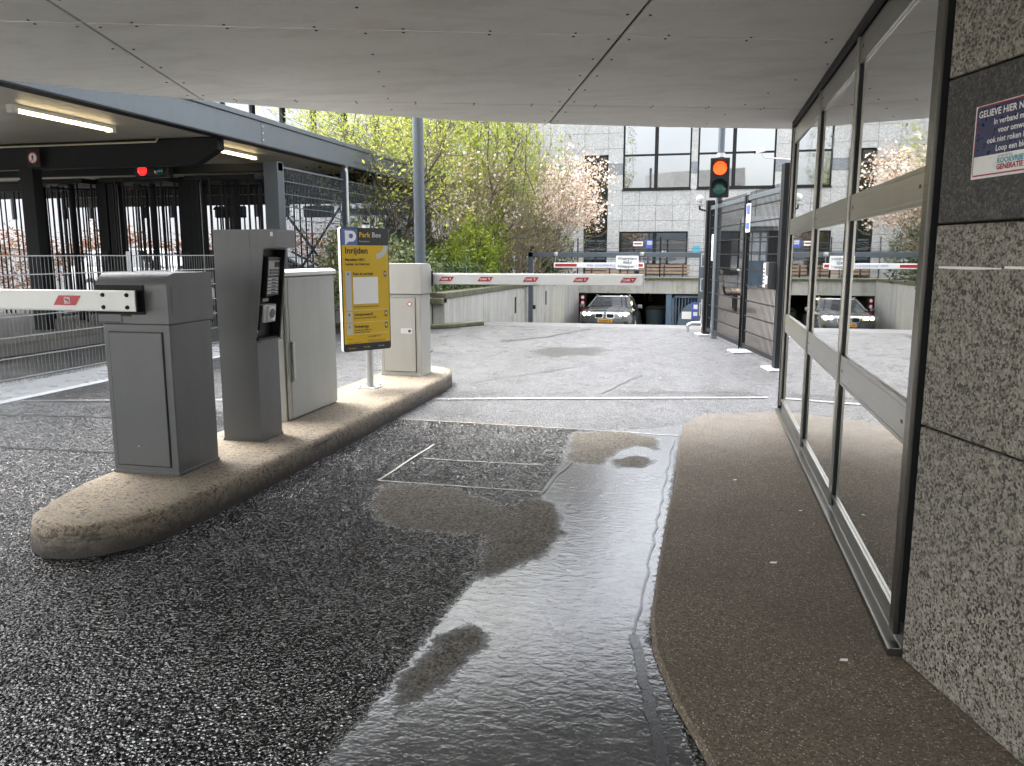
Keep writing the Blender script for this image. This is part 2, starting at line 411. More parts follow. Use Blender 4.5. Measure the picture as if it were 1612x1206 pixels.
t = NT('ground_asphalt')
t.set(color=t.mix(t.noise(2, 6, .6), (.06,.06,.062), (.11,.108,.105)), rough=t.math('ADD', t.math('MULTIPLY', t.noise(3, 4), .5), .2), normal=t.bump(t.noise(90, 3), .4, .006))
t = NT('brick_paving')
bt = t.n('ShaderNodeTexBrick', Scale=5.0, **{'Mortar Size': .012}); bt.inputs['Color1'].default_value = (.098,.086,.078,1); bt.inputs['Color2'].default_value = (.076,.068,.063,1); bt.inputs['Mortar'].default_value = (.10,.09,.08,1)
t.l(t.pos, bt.inputs['Vector'])
t.set(color=t.mix(t.math('MULTIPLY', t.noise(1.2, 5), .5), bt.outputs[0], (.11,.10,.088)), rough=.75, spec=.25)

def leafmat(name, stops, trans=.35, rough=.5):
    t = NT(name); col = t.ramp(t.island(), stops)
    t.set(color=col, rough=rough, spec=.35)
    tr = t.n('ShaderNodeBsdfTranslucent'); t.l(col, tr.inputs['Color'])
    ms = t.n('ShaderNodeMixShader'); ms.inputs[0].default_value = trans
    t.l(t.b.outputs[0], ms.inputs[1]); t.l(tr.outputs[0], ms.inputs[2]); t.l(ms.outputs[0], t.out.inputs[0])
leafmat('leaf_young', [(0, (.19,.24,.03)), (.5, (.32,.36,.06)), (1, (.47,.46,.13))], .5)
leafmat('leaf_bright', [(0, (.10,.15,.015)), (.5, (.21,.28,.028)), (1, (.35,.39,.05))], .5)
leafmat('leaf_dark', [(0, (.012,.026,.010)), (.6, (.03,.055,.02)), (1, (.07,.10,.04))], .15, .35)
leafmat('leaf_variegated', [(0, (.04,.065,.025)), (.5, (.12,.15,.055)), (.8, (.24,.25,.12)), (1, (.40,.38,.22))], .2, .35)
leafmat('leaf_ivy', [(0, (.022,.045,.012)), (.6, (.06,.10,.022)), (1, (.16,.19,.04))], .2, .35)
leafmat('blossom', [(0, (.42,.26,.18)), (.25, (.56,.43,.34)), (.6, (.66,.57,.48)), (1, (.74,.69,.61))], .35)
leafmat('leaf_copper', [(0, (.10,.045,.022)), (.5, (.20,.095,.05)), (1, (.33,.19,.11))], .25)
simple('bark', (.085,.07,.05), .9, var=.3, scale=20)
simple('bark_pale', (.20,.165,.11), .9, var=.3, scale=20)
t = NT('car_silver'); t.set(color=(.095,.10,.105), metal=.8, rough=.25, coat=1.0, coatr=.03)
t = NT('car_black'); t.set(color=(.012,.012,.014), metal=.2, rough=.25, coat=1.0, coatr=.03)
t = NT('car_white'); t.set(color=(.55,.55,.55), metal=.1, rough=.25, coat=1.0, coatr=.03)

# ================================================================== SETTING: ground, road, ramp
def sdist(px, py, poly):
    """signed distance to polygon, + inside (numpy)"""
    n = len(poly); d = np.full(px.shape, 1e9); ins = np.zeros(px.shape, bool)
    for i in range(n):
        x0, y0 = poly[i]; x1, y1 = poly[(i+1) % n]; ex, ey = x1-x0, y1-y0
        tt = np.clip(((px-x0)*ex + (py-y0)*ey)/(ex*ex+ey*ey+1e-12), 0, 1)
        d = np.minimum(d, np.hypot(px-x0-tt*ex, py-y0-tt*ey))
        c = ((y0 > py) != (y1 > py)) & (px < ex*(py-y0)/(ey if abs(ey) > 1e-12 else 1e-12) + x0); ins ^= c
    return np.where(ins, d, -d)
FILM = [[(-.30,6.0),(-.90,5.74),(-.84,5.0),(-.80,4.4),(-.83,3.43),(-.88,2.66),(-.90,2.0),(-.95,1.2),(-1.0,0),(0.1,0),(.08,1.7),(-.02,2.2),(-.13,2.6),(-.12,4.0),(-.12,5.2),(-.1,6.2)]]
DRY = [[(-1.72,4.15),(-1.38,4.19),(-1.01,3.92),(-.86,3.75),(-.88,3.50),(-1.08,3.45),(-1.34,3.47),(-1.50,3.55),(-1.66,3.8)],
       [(-.98,3.80),(-.86,4.07),(-.71,3.99),(-.62,3.56),(-.66,3.26),(-.76,3.10),(-.84,2.98),(-.88,3.2),(-.92,3.41)],
       [(-.87,5.7),(-.54,5.84),(-.30,5.67),(-.27,5.36),(-.40,5.45),(-.52,5.30),(-.56,5.05),(-.62,4.85),(-.79,4.91)],
       [(-.50,5.0),(-.38,5.12),(-.28,5.02),(-.34,4.86),(-.46,4.84)],
       [(-.86,2.48),(-.76,2.60),(-.64,2.50),(-.68,2.25),(-.74,2.06),(-.80,1.92),(-.88,2.10)],
       ]
PUD = [[(-2.28,10.53),(-2.1,11.0),(-1.75,11.1),(-1.42,11.2),(-1.22,10.9),(-1.30,10.3),(-1.6,10.2),(-1.82,9.95),(-2.1,10.2)], [(-.7,7.62),(.5,7.85),(.5,7.75),(-.7,7.45)]]
xs = np.concatenate([np.arange(-5.97, -3.1, .15), np.arange(-3.0, .75, .028), np.arange(.8, 3.05, .2)])
ys = np.concatenate([np.arange(-6, 1.2, .3), np.arange(1.25, 8.0, .03), np.arange(8.05, 14.3, .12), [14.4]])
ys = ys[ys > -1.5]; GX, GY = np.meshgrid(xs, ys); nx, ny = len(xs), len(ys)
film = np.max([sdist(GX, GY, p) for p in FILM], axis=0); dryd = np.max([sdist(GX, GY, p) - (.05 if i == 4 else 0) for i, p in enumerate(DRY)], axis=0)
film = np.clip(.5 + film/.16, 0, 1); dryd = np.clip(.5 + dryd/.20, 0, 1); film = np.where(film > .5, .5 + (film-.5)*1.0, film)
pud = np.clip(.5 + np.max([sdist(GX, GY, p) for p in PUD], axis=0)/.5, 0, 1)
seam_y = np.where(GX < -.97, 5.88, 5.84 - (GX+.97)*.05)
fine = np.clip(.5 + (GY - seam_y)/.03, 0, 1)
me = bpy.data.meshes.new('road')
GZ = np.zeros_like(GX)
me.from_pydata(np.stack([GX, GY, GZ], -1).reshape(-1, 3).tolist(), [], [(j*nx+i, j*nx+i+1, (j+1)*nx+i+1, (j+1)*nx+i) for j in range(ny-1) for i in range(nx-1)])
for nm, arr in (('film', film), ('dry', dryd), ('fine', fine), ('puddle', pud)):
    a_ = me.attributes.new(nm, 'FLOAT', 'POINT'); a_.data.foreach_set('value', arr.reshape(-1).astype(np.float32))
road = struct(bpy.data.objects.new('road', me)); COL.objects.link(road); me.materials.append(M['road_asphalt'])

def strip(pts, w, z, name, mat, parent):
    m = MB()
    for i in range(len(pts)-1):
        p, q = Vector((*pts[i], 0)), Vector((*pts[i+1], 0)); d = (q-p).normalized(); n = Vector((-d.y, d.x, 0))*w/2
        m.add([p-n+Vector((0,0,z)), q-n+Vector((0,0,z)), q+n+Vector((0,0,z)), p+n+Vector((0,0,z))], [(0,1,2,3)])
    return m.build(name, mat, parent)
def wob(p, q, n, a): return [(p[0]+(q[0]-p[0])*k/n+random.uniform(-a,a), p[1]+(q[1]-p[1])*k/n+random.uniform(-a,a)) for k in range(n+1)]
simple('sealant', (.42,.42,.41), .15, var=.25, scale=20, streak=False)
simple('sand_joint', (.30,.26,.19), .6, var=.3, scale=20, streak=False)
simple('tar_joint', (.02,.02,.02), .3, var=.3, scale=20, streak=False)
for p, q in (((-1.79,4.2),(-1.76,5.13)), ((-1.71,4.74),(-.92,4.75)), ((-1.79,4.2),(-.83,4.19))):
    strip(wob(p, q, 7, .006), .016, .004, 'loop_cut', 'sealant', road)
strip(wob((-.83,4.15), (-.77,4.9), 7, .008), .022, .004, 'loop_cut', 'tar_joint', road)
strip(wob((-2.31,5.88), (-.97,5.84), 9, .006), .016, .004, 'asphalt_joint', 'sand_joint', road)
strip(wob((-.97,5.84), (-.13,5.78), 6, .008), .014, .004, 'asphalt_joint', 'sealant', road)
strip(wob((-5.9,5.25), (-3.1,5.55), 9, .008), .02, .004, 'asphalt_joint', 'tar_joint', road)
strip(wob((-5.9,4.3), (-3.1,4.45), 9, .01), .025, .004, 'asphalt_joint', 'tar_joint', road)
strip(wob((-2.9,11.6), (-2.3,12.6), 7, .03)+[(-1.9,14.0)], .05, .004, 'asphalt_joint', 'tar_joint', road)
strip(wob((-2.2,7.9), (-1.4,9.1), 7, .02), .012, .004, 'loop_cut', 'tar_joint', road)
strip(wob((-.9,7.4), (-.6,8.7), 7, .02), .012, .004, 'loop_cut', 'tar_joint', road)
# cracked gutter line between running water and footway
strip(wob((-.16,5.6), (-.185,2.62), 26, .008), .010, .004, 'gutter_crack', 'tar_joint', road)
strip(wob((-.185,2.62), (-.04,1.85), 22, .006)+wob((-.03,1.83), (.12,1.2), 10, .008), .034, .004, 'gutter_crack', 'tar_joint', road)

# slot drain crossing both lanes in the drip line of the soffit
dr = thing('slot_drain', 'pale steel slot drain running straight across both wet lanes', 'drain', (-2.4,6.7,0))
def dline(x): return 5.87 + (x+5.74)*.263
for x0, x1 in ((-5.9,-3.06), (-2.33,.62)):
    for off, w, mt, z in ((-.022,.018,'alu',.009), (0,.024,'tar_joint',.006), (.022,.018,'alu',.009)):
        strip([(x0, dline(x0)+off), (x1, dline(x1)+off)], w, z, 'channel_edge' if mt == 'alu' else 'channel_slot', mt, dr)
strip(wob((-.9,dline(-.9)+.07), (.6,dline(.6)+.09), 12, .02), .035, .005, 'asphalt_joint', 'tar_joint', road)

# ramp down to the garage
RS = 14.4
def rz(s): 
    d = s-RS
    return 0 if d <= 0 else (-.03*d*d if d < 2 else -.12 - .12*(d-2)) if s < 31 else rz(30.99)
m = MB(); ss = [RS+.4*k for k in range(42)]+[32, 36, 44]
for i in range(len(ss)-1):
    m.add([(-4.5,ss[i],rz(ss[i])-.004*(i==0)),(0,ss[i],rz(ss[i])-.004*(i==0)),(0,ss[i+1],rz(ss[i+1])),(-4.5,ss[i+1],rz(ss[i+1]))], [(0,1,2,3)])
struct(m.build('ramp', 'ground_asphalt'))
# big ground sheet with the ramp left open
m = MB(); G = 600
for x0,x1,y0,y1 in ((-G,-4.5,-G,G), (0,G,-G,G), (-4.5,0,-G,RS-.2), (-4.5,0,30.2,G)):
    m.add([(x0,y0,-.03),(x1,y0,-.03),(x1,y1,-.03),(x0,y1,-.03)], [(0,1,2,3)])
struct(m.build('ground', 'ground_asphalt'))
m = MB(); m.add([(p[0],p[1],.005) for p in ((.22,13.7),(.98,9.3),(9,9.3),(9,32.9),(.22,32.9))], [(0,1,2,3,4)])
struct(m.build('courtyard_paving', 'brick_paving'))

m = MB(); m.add([(p[0],p[1],-.012) for p in ((-30,-40),(30,-40),(30,-1.4),(-30,-1.4))], [(0,1,2,3)])
simple('bounce_pale', (.38,.365,.33), .7, var=.12, scale=2); struct(m.build('bounce_ground', 'bounce_pale'))  # unseen pale sheet behind the camera, added to bounce light onto the soffit
# footway on the right, a lip above the carriageway
FW = [(.70,6.84),(.45,6.72),(.26,6.62),(.08,6.54),(-.03,6.38),(-.09,6.1),(-.105,5.4),(-.10,4.6),(-.115,4.0),(-.125,3.2),(-.125,2.75),(-.10,2.5),(-.02,2.2),(.08,1.92),(.28,1.3),(.6,.5),(.9,-.5),(1.1,-2),(1.2,-5),(4,-5),(4,2.5),(1.0,2.69),(1.0,6.84)]
me = bpy.data.meshes.new('footway'); bm = bmesh.new()
top = [bm.verts.new((x,y,.022)) for x,y in FW]; c_ = [bm.verts.new((x-.014*(i<19),y+.004*(i<5),.003)) for i,(x,y) in enumerate(FW)]
bm.faces.new(top)
for i in range(len(FW)): j=(i+1)%len(FW); bm.faces.new((c_[i],c_[j],top[j],top[i]))
bmesh.ops.recalc_face_normals(bm, faces=bm.faces); bm.to_mesh(me); bm.free()
fw = struct(bpy.data.objects.new('footway', me)); COL.objects.link(fw); me.materials.append(M['footway_asphalt'])

# pale gutter kerb under the low fence, and the raised platform behind it
m = MB(); m.prism([(-6.62,-.02),(-6.62,.055),(-6.45,.05),(-6.0,.018),(-5.96,-.02)], 'y', -5, 11.6)
k_ = m.build('gutter_kerb', 'pale_kerb', smooth=False); struct(k_)
m = MB(); m.prism([(-30,-.02),(-30,.13),(-8.88,.13),(-8.80,.10),(-8.78,-.02)], 'y', 2, 15)
struct(m.build('platform', 'platform_concrete'))
# planting bed left of the ramp
m = MB(); m.box(-12,-4.72,15.2,30,-.02,.22)
simple('soil', (.05,.04,.028), .95, var=.3, scale=12, bump=.5, bscale=20); struct(m.build('planting_bed', 'soil'))

# ================================================================== overhead building with soffit
ov = thing('overhanging_building', 'building wing overhead with a pale panelled soffit roofing the driveway', 'building', (0,0,2.32))
BND = [(2.6,7.62),(1.6,7.45),(.69,7.21),(-.3,6.88),(-1.21,6.5),(-1.85,6.16),(-2.38,5.82),(-2.9,5.39),(-3.31,4.99),(-3.78,4.52),(-4.09,4.13),(-4.55,3.3),(-4.9,2.2),(-5.05,1.0),(-5.10,-1.3),(2.6,-1.3)]
ZC = 2.32
th_ = R(18.3); E_ = Vector((-math.sin(th_), math.cos(th_))); Rr = Vector((math.cos(th_), math.sin(th_)))
def clip(poly, n, d):   # keep n.p <= d
    out = []
    for i in range(len(poly)):
        p, q = Vector(poly[i]), Vector(poly[(i+1)%len(poly)]); a, b = n.dot(p)-d, n.dot(q)-d
        if a <= 0: out.append(p)
        if (a < 0 < b) or (b < 0 < a): out.append(p + (q-p)*(a/(a-b)))
    return out
rs = [-6.46,-4.02,-1.58,.865,3.305]; es = [-5.06,-3.26,-1.46,.34,2.14,3.94,5.74,9.5]
scr = MB(); SP = 0
def inside(p, mrg=.05):
    return all((Vector(BND[(i+1)%len(BND)])-Vector(BND[i])).cross(Vector(p)-Vector(BND[i])) > 0 for i in range(len(BND))) if False else float(sdist(np.array([p[0]]), np.array([p[1]]), BND)[0]) > mrg
for i in range(len(rs)-1):
    for j in range(len(es)-1):
        g = .005 if j else .005
        p = clip(BND, Rr, rs[i+1]-.0085); p = clip(p, -Rr, -(rs[i]+.0085)) if len(p) > 2 else []
        p = clip(p, E_, es[j+1]-.008) if len(p) > 2 else []; p = clip(p, -E_, -(es[j]+.008)) if len(p) > 2 else []
        if len(p) < 3: continue
        cx = sum(q.x for q in p)/len(p); cy = sum(q.y for q in p)/len(p)
        m = MB(); m.prism([(q.x-cx, q.y-cy) for q in p], 'z', 0, .012)
        o = piece('ceiling_panel', m.mesh('ceiling_panel'), (cx, cy, ZC), ov); o.data.materials.append(M['soffit_panel'])
    # fixing screws: rows beside every seam and along the middle of each panel
    for rr in (rs[i]+.05, (rs[i]+rs[i+1])/2 + .02, rs[i+1]-.05):
        for k in range(34):
            e0 = -2 + k*.40
            if any(abs(e0-e) < .04 for e in es): continue
            q = Rr*rr + E_*e0
            if inside(q): scr.tube((q.x,q.y,ZC-.003),(q.x,q.y,ZC+.002),.007,n=6)
    for e in es:
        for k in range(6):
            q0 = Rr*(rs[i]+.22+.40*k)
            for de in (-.03,.03):
                q = q0 + E_*(e+de)
                if inside(q): scr.tube((q.x,q.y,ZC-.003),(q.x,q.y,ZC+.002),.007,n=6)
scr.build('screw_heads', 'black', ov, kind='stuff')
m = MB(); m.prism([(x*.995,y*.995) for x,y in BND], 'z', ZC+.016, 3.0); m.build('floor_slab', 'soffit_dark', ov)
m = MB(); 
for i in range(len(BND)-2):
    p, q = BND[i], BND[i+1]; m.bar((p[0],p[1],ZC+.34),(q[0],q[1],ZC+.34),.03,.66)
m.build('edge_trim', 'slate', ov)
m = MB(); m.prism([(2.6,6.9),(1.6,6.75),(.69,6.5),(-1.21,5.8),(-2.38,5.1),(-3.78,3.8),(-4.55,2.2),(-4.6,-1.2),(2.6,-1.2)], 'z', 3.0, 7.2)
m.build('upper_wall', 'facade_stone', ov)
for s0, s1 in (((.5,6.49),(-.9,5.98)), ((-1.6,5.66),(-2.9,4.72)), ((2.3,6.94),(1.0,6.68))):
    p, q = Vector((*s0,0)), Vector((*s1,0)); d = (q-p).normalized(); n = Vector((d.y,-d.x,0))
    m = MB(); m.bar(p+Vector((0,0,5.0))+n*.0, q+Vector((0,0,5.0))+n*.0, .30, 2.0); m.build('window', 'dark_glass', ov)

# ================================================================== mirrored glass wall on the right
gw = thing('glass_wall', 'mirrored glass wall in brushed steel frames along the footway', 'wall', (.70,4.7,0))
AF, AG = .656, .668
ms = [2.70, 4.08, 5.32, 6.78]
rows = [(.12,.70),(.81,1.465),(1.555,2.16)]
for i in range(3):
    for z0, z1 in rows:
        MB().box(AG, AG+.02, ms[i]+.02, ms[i+1]-.02, z0-.01, z1+.01).build('pane', 'mirror_glass', gw)
        # glazing beads
        m = MB(); y0, y1 = ms[i]+(.03 if i else .06), ms[i+1]-.03
        m.box(AG-.012, AG-.001, y0, y1, z0, z0+.014); m.box(AG-.012, AG-.001, y0, y1, z1-.014, z1)
        m.build('glazing_bead', 'stainless', gw)
    for z0, z1 in ((.70,.81),(1.465,1.555),(2.16,2.265)):
        y0, y1 = ms[i]+(.021 if i else .055), ms[i+1]-.021
        r_ = MB().box(AF, AG+.04, y0, y1, z0, z1).build('rail', 'stainless', gw, bevel=.003)
        for yy in (y0+.06, y1-.06): MB().box(AF-.001, AF+.004, yy-.012, yy+.012, (z0+z1)/2-.006, (z0+z1)/2+.006).build('slot', 'black', r_)
for i, y in enumerate(ms):
    w = .030 if i == 0 else .024
    MB().box(AF-.010, AF+.004, y-w*(.15 if i else 1), y+w, .075, 2.27).build('mullion_cap', 'stainless_dark' if i == 0 else 'stainless', gw, bevel=.001)
    MB().box(AF+.004, AG+.04, y-w+.003, y+w-.003, .075, 2.27).build('mullion', 'black', gw)
m = MB(); m.prism([(.622,.022),(.622,.046),(.628,.050),(.660,.052),(.664,.056),(.664,.125),(.72,.125),(.72,.022)], 'y', 2.62, 6.80); m.build('sill', 'stainless_dark', gw, bevel=.002)
MB().box(.72, .98, 2.66, 6.79, .022, 2.30).build('backing', 'black_matte', gw)
MB().box(.64, .98, 6.80, 6.86, .022, 2.30).build('end_post', 'black', gw, bevel=.004)
MB().box(.668, .98, 2.66, 6.79, 2.27, 2.318).build('head_trim', 'black', gw)
m = MB(); m.bar((.645,2.66,2.295),(.645,6.80,2.295),.02,.035); m.build('head_trim', 'dark_metal', gw)

# ================================================================== granite wall beside the camera
G0 = Vector((.662, 2.615, 0)); gd = Vector((.31,-.951,0)).normalized(); gn = Vector((-gd.y*-1, 0, 0)); gn = Vector((gd.y, -gd.x, 0)).normalized()
if gn.x > 0: gn = -gn
gr = thing('granite_wall', 'speckled granite wall with a dark band beside the glass wall', 'wall', (G0.x, G0.y, 0))
zs = [.022,.785,1.385,1.79,2.318]
for r in range(4):
    x = 0
    for w in (.93,.93,.93,.93,.93):
        z0, z1 = zs[r]+.003, zs[r+1]-.003
        p = G0 + gd*(x+w/2)
        m = MB(); m.box(-w/2+.003, w/2-.003, 0, .04, z0, z1)
        me = m.mesh('granite_slab', bevel=.003, seg=1); me.materials.append(M['granite_dark' if r == 2 else 'granite'])
        o = piece('granite_slab', me, (p.x, p.y, 0), gr, rot=(0,0,math.atan2(gd.y, gd.x)))
        if r == 2: o['label'] = 'dark granite slab'
        x += w
p = G0 + gd*2.33 - gn*.055
m = MB(); m.box(-2.33, 2.33, 0, .02, .02, 2.31); m.xform(Matrix.Translation((p.x,p.y,0)) @ Matrix.Rotation(math.atan2(gd.y, gd.x), 4, 'Z'))
m.build('backing', 'granite_back', gr)
for x0, x1, z in ((.03,.30,1.262),(.31,.62,1.266),(.66,.86,1.263)):
    flat([(x0,-.003),((x0+x1)/2,-.0045),(x1,-.001),(x1,.002),((x0+x1)/2,.004),(x0,.003)], G0+Vector((0,0,z))+gn*.0005, gd if gd.cross(Vector((0,0,1))).dot(gn) > 0 else -gd, (0,0,1), 'paint_scrape', 'white_print', gr, .002)
# smoking notice on the dark band
ns = thing('smoking_notice', 'navy and white no smoking notice on the dark granite band', 'sign', tuple(G0+gd*.35+gn*.005+Vector((0,0,1.5))))
rt = gd if gd.cross(Vector((0,0,1))).dot(gn) > 0 else -gd
up = Vector((0,0,1))
np_ = G0 + gd*.145 + gn*.006        # left edge of the notice
SW = .42
mm = MB(); c_ = np_ - gn*.004
mm.bar(c_ + Vector((0,0,1.595)), c_ + rt*SW*(1 if (rt-gd).length < .1 else 1) + Vector((0,0,1.595)), .006, .19)
mm.build('plate', 'white_print', ns)
o_ = np_ + Vector((0,0,1.50))
def fl(pts, name, mat, lift): return flat(pts, o_, rt, up, name, mat, ns, lift)
fl(rrect(.006,SW-.006,.006,.188,.008), 'red_border', 'maroon_print', .0006)
fl(rect(.0095,SW-.0095,.0095,.0575), 'white_field', 'white_print', .0012)
fl(rect(.0095,SW-.0095,.0575,.1845), 'navy_field', 'navy_print', .0012)
for i, (tx, sz, yy) in enumerate((('GELIEVE HIER NIET TE ROKEN', .0245, .158), ('In verband met overlast', .021, .134), ('voor omwonenden', .021, .111), ('ook niet roken in de portiek', .021, .088), ('Loop een blokje om', .021, .065))):
    text(tx, sz, 'white_print', ns, o_ + rt*SW/2*.86 + up*yy + gn*.0022, rt, up, 'CENTER', bold=.0004)
text('op weg naar een', .008, 'black_print', ns, o_ + rt*.135 + up*.0485 + gn*.0022, rt, up, 'CENTER')
text('ROOKVRIJE', .019, 'cyan_print', ns, o_ + rt*.105 + up*.033 + gn*.0022, rt, up, 'LEFT', bold=.0006)
text('GENERATIE', .019, 'maroon_print', ns, o_ + rt*.105 + up*.017 + gn*.0022, rt, up, 'LEFT', bold=.0006)
tag(ns, 'navy and white no smoking notice on the dark granite band', 'sign')

# ================================================================== kerbed island and the machines on it
IB = [(-2.84,2.80),(-2.72,2.74),(-2.60,2.765),(-2.50,2.84),(-2.42,2.95),(-2.37,3.10),(-2.35,3.42),(-2.34,4.2),(-2.34,5.2),(-2.35,6.3),(-2.36,7.2),(-2.39,7.5),(-2.46,7.72),(-2.56,7.84),(-2.72,7.90),(-2.90,7.86),(-3.02,7.74),(-3.08,7.5),(-3.09,6.0),(-3.09,4.2),(-3.085,3.62),(-3.06,3.35),(-3.0,3.1),(-2.93,2.9)]
me = bpy.data.meshes.new('traffic_island'); bm = bmesh.new()
cx, cy = -2.72, 5.3
rings = []
ins = [(.0,.0),(-.004,.02),(-.004,.06),(-.002,.10),(.003,.122),(.014,.137),(.030,.144),(.05,.1465),(.06,.147)]
dense = []
for i in range(len(IB)):
    p, q = Vector(IB[i]), Vector(IB[(i+1)%len(IB)]); n = max(1, int((q-p).length/.06))
    dense += [p.lerp(q, k/n) for k in range(n)]
for d, z in ins:
    rg_ = []
    for i, p in enumerate(dense):
        a, b = dense[i-1], dense[(i+1)%len(dense)]; tg = (b-a).normalized(); nr = Vector((-tg.y, tg.x))
        wobb = .008*mnoise.noise(Vector((p.x*5,p.y*5,z*6)))
        q = p + nr*(d+wobb); rg_.append(bm.verts.new((q.x, q.y, z + .004*mnoise.noise(Vector((p.x*9,p.y*9,2))))))
    rings.append(rg_)
for a, b in zip(rings, rings[1:]):
    for i in range(len(a)): j=(i+1)%len(a); bm.faces.new((a[i],a[j],b[j],b[i]))
bm.faces.new(rings[-1])
bmesh.ops.recalc_face_normals(bm, faces=bm.faces); bm.to_mesh(me); bm.free()
me.polygons.foreach_set('use_smooth', [True]*len(me.polygons))
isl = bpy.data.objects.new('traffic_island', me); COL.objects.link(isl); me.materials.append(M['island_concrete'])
tag(isl, 'long rounded tan concrete island between the two lanes', 'kerb island')
ZI = .146

def bez_round(x0, x1, z0, z1, r, corner):
    """outline in (y,z) with one rounded top corner"""
    pts = [(x0,z0),(x1,z0)]
    if corner == 'hi': pts += [(x1, z1-r)] + [(x1-r+r*math.cos(R(9*k)), z1-r+r*math.sin(R(9*k))) for k in range(11)] + [(x0, z1)]
    else: pts += [(x1, z1)] + [(x0+r+r*math.cos(R(90+9*k)), z1-r+r*math.sin(R(90+9*k))) for k in range(11)] + [(x0, z1-r)]
    return pts
def logo(root, o3, rgt, up_, w):      # white mark with the maker's letters on a red slanted field
    text('CAME', w*.27, 'white_print', root, Vector(o3), rgt, up_, 'CENTER', bold=w*.008)
def parallelogram(root, o3, rgt, up_, w, h, lift=.0015):
    return flat([(-w/2-h*.35,-h/2),(w/2-h*.35,-h/2),(w/2+h*.35,h/2),(-w/2+h*.35,h/2)], o3, rgt, up_, 'red_marker', 'red', root, lift)

# ---- near barrier, arm to the left
nb = thing('barrier', 'grey barrier cabinet at the near island nose, white arm pointing left', 'barrier', (-2.83,3.74,ZI), 'lane barriers')
x0, x1, y0, y1 = -3.03, -2.63, 3.555, 3.92
bd = MB().box(x0+.004,x1-.004,y0+.004,y1-.004,ZI,.945).build('cabinet_body', 'grey_paint', nb, bevel=.005)
MB().box(x0,x1,y0,y1,ZI,.165).build('plinth', 'grey_paint', nb, bevel=.002)
dm = MB().box(x0+.035,x1-.045,y0-.001,y0+.01,.192,.905).build('door_gap', 'black', nb)
dm = MB().box(x0+.039,x1-.049,y0-.005,y0+.02,.196,.901).build('door', 'grey_paint', nb, bevel=.003)
for zz in (.30,): MB().tube((x0+.17,y0-.007,zz),(x0+.17,y0,zz),.004,n=8).build('lock', 'galv', dm)
hd = MB().prism(bez_round(y0-.012, y1+.006, .948, 1.205, .075, 'lo'), 'x', x0-.008, x1+.006).build('hood', 'grey_paint', nb, smooth=True)
MB().prism([(y0-.014,.948),(y0-.004,.948),(y0-.004,.958),(y0-.014,.958)], 'x', x0-.009, x0+.12).build('hood_lip', 'grey_paint_dark', hd)
MB().box(x0+.13,x0+.19,y0-.016,y0-.008,.985,1.002).build('slot', 'black', hd)
MB().box(x0+.13-.004,x0+.135,y0-.0135,y0-.008,.95,.99).build('seam', 'grey_paint_dark', hd)
MB().box(x1+.004,x1+.007,y0+.02,y0+.024,1.0,1.14).build('seam', 'grey_paint_dark', hd)
ya = y0-.045
MB().box(x0-.01,x0+.275,y0-.022,y0-.011,.995,1.145).build('arm_bracket', 'dark_metal', nb, bevel=.003)
ar = MB().box(-7.4,x0+.262,ya-.022,ya+.022,1.012,1.118).build('barrier_arm', 'white_paint', nb, bevel=.008)
MB().box(x0+.263,x0+.273,ya-.023,ya+.023,1.010,1.120).build('end_cap', 'dark_metal', ar, bevel=.003)
for bx in (x0+.075,x0+.215):
    for bz in (1.034,1.096): MB().lathe([(.0075,-.010),(.0075,-.003),(.011,-.003),(.011,0)], (bx,ya-.022,bz), 'y', 10).build('bolt', 'dark_metal', ar)
for k in range(6):
    px = -3.17 - k*.72
    parallelogram(ar, (px,ya-.0225,1.066), (1,0,0), (0,0,1), .135, .050)
    flat(rect(-.018,.018,-.017,.017), (px,ya-.0225,1.066), (1,0,0), (0,0,1), 'logo_tile', 'grey_print', ar, .0022) if k == 0 else None
    flat([(-.013,-.002),(.013,-.010),(.013,.002),(-.013,.012)], (px,ya-.0225,1.068), (1,0,0), (0,0,1), 'logo_stripe', 'red', ar, .003) if k == 0 else None
    text('CAME', .012, 'white_print' if k else 'red', ar, (px,ya-.0255,1.051 if k == 0 else 1.06), (1,0,0), (0,0,1), 'CENTER')

# ---- far barrier, arm to the right
fb = thing('barrier', 'beige barrier cabinet beyond the yellow sign, red-flashed arm pointing right', 'barrier', (-2.78,7.27,ZI), 'lane barriers')
x0, x1, y0, y1 = -2.99, -2.575, 7.15, 7.44
MB().box(x0+.004,x1-.004,y0+.004,y1-.004,ZI,.925).build('cabinet_body', 'beige_paint', fb, bevel=.005)
MB().box(x0,x1,y0,y1,ZI,.165).build('plinth', 'beige_paint', fb, bevel=.002)
MB().box(x0+.035,x1-.05,y0-.001,y0+.01,.187,.893).build('door_gap', 'grey_paint_dark', fb)
dm = MB().box(x0+.039,x1-.054,y0-.006,y0+.02,.191,.889).build('door', 'beige_paint', fb, bevel=.003)
MB().box(x1-.20,x1-.085,y0-.009,y0-.006,.555,.605).build('lock_plate', 'alu', dm, bevel=.001)
text('CAME', .022, 'grey_print', dm, (x1-.190,y0-.0105,.572), (1,0,0), (0,0,1), 'LEFT')
MB().lathe([(.014,-.012),(.014,-.006)], (x1-.11,y0-.003,.58), 'y', 14).build('lock', 'grey_paint_dark', dm)
flat(circ(0,0,.022,20), (x1-.105,y0-.006,.835), (1,0,0), (0,0,1), 'red_sticker', 'red', dm, .002)
flat(circ(0,0,.014,16), (x1-.105,y0-.006,.835), (1,0,0), (0,0,1), 'sticker_print', 'white_print', dm, .003)
hd = MB().prism(bez_round(y0-.008, y1+.012, .930, 1.212, .07, 'hi'), 'x', x0-.006, x1+.008).build('hood', 'beige_paint', fb, smooth=True)
MB().lathe([(.009,-.006),(.009,0)], (x0+.19,y0-.008,1.0), 'y', 12).build('lock', 'galv', hd)
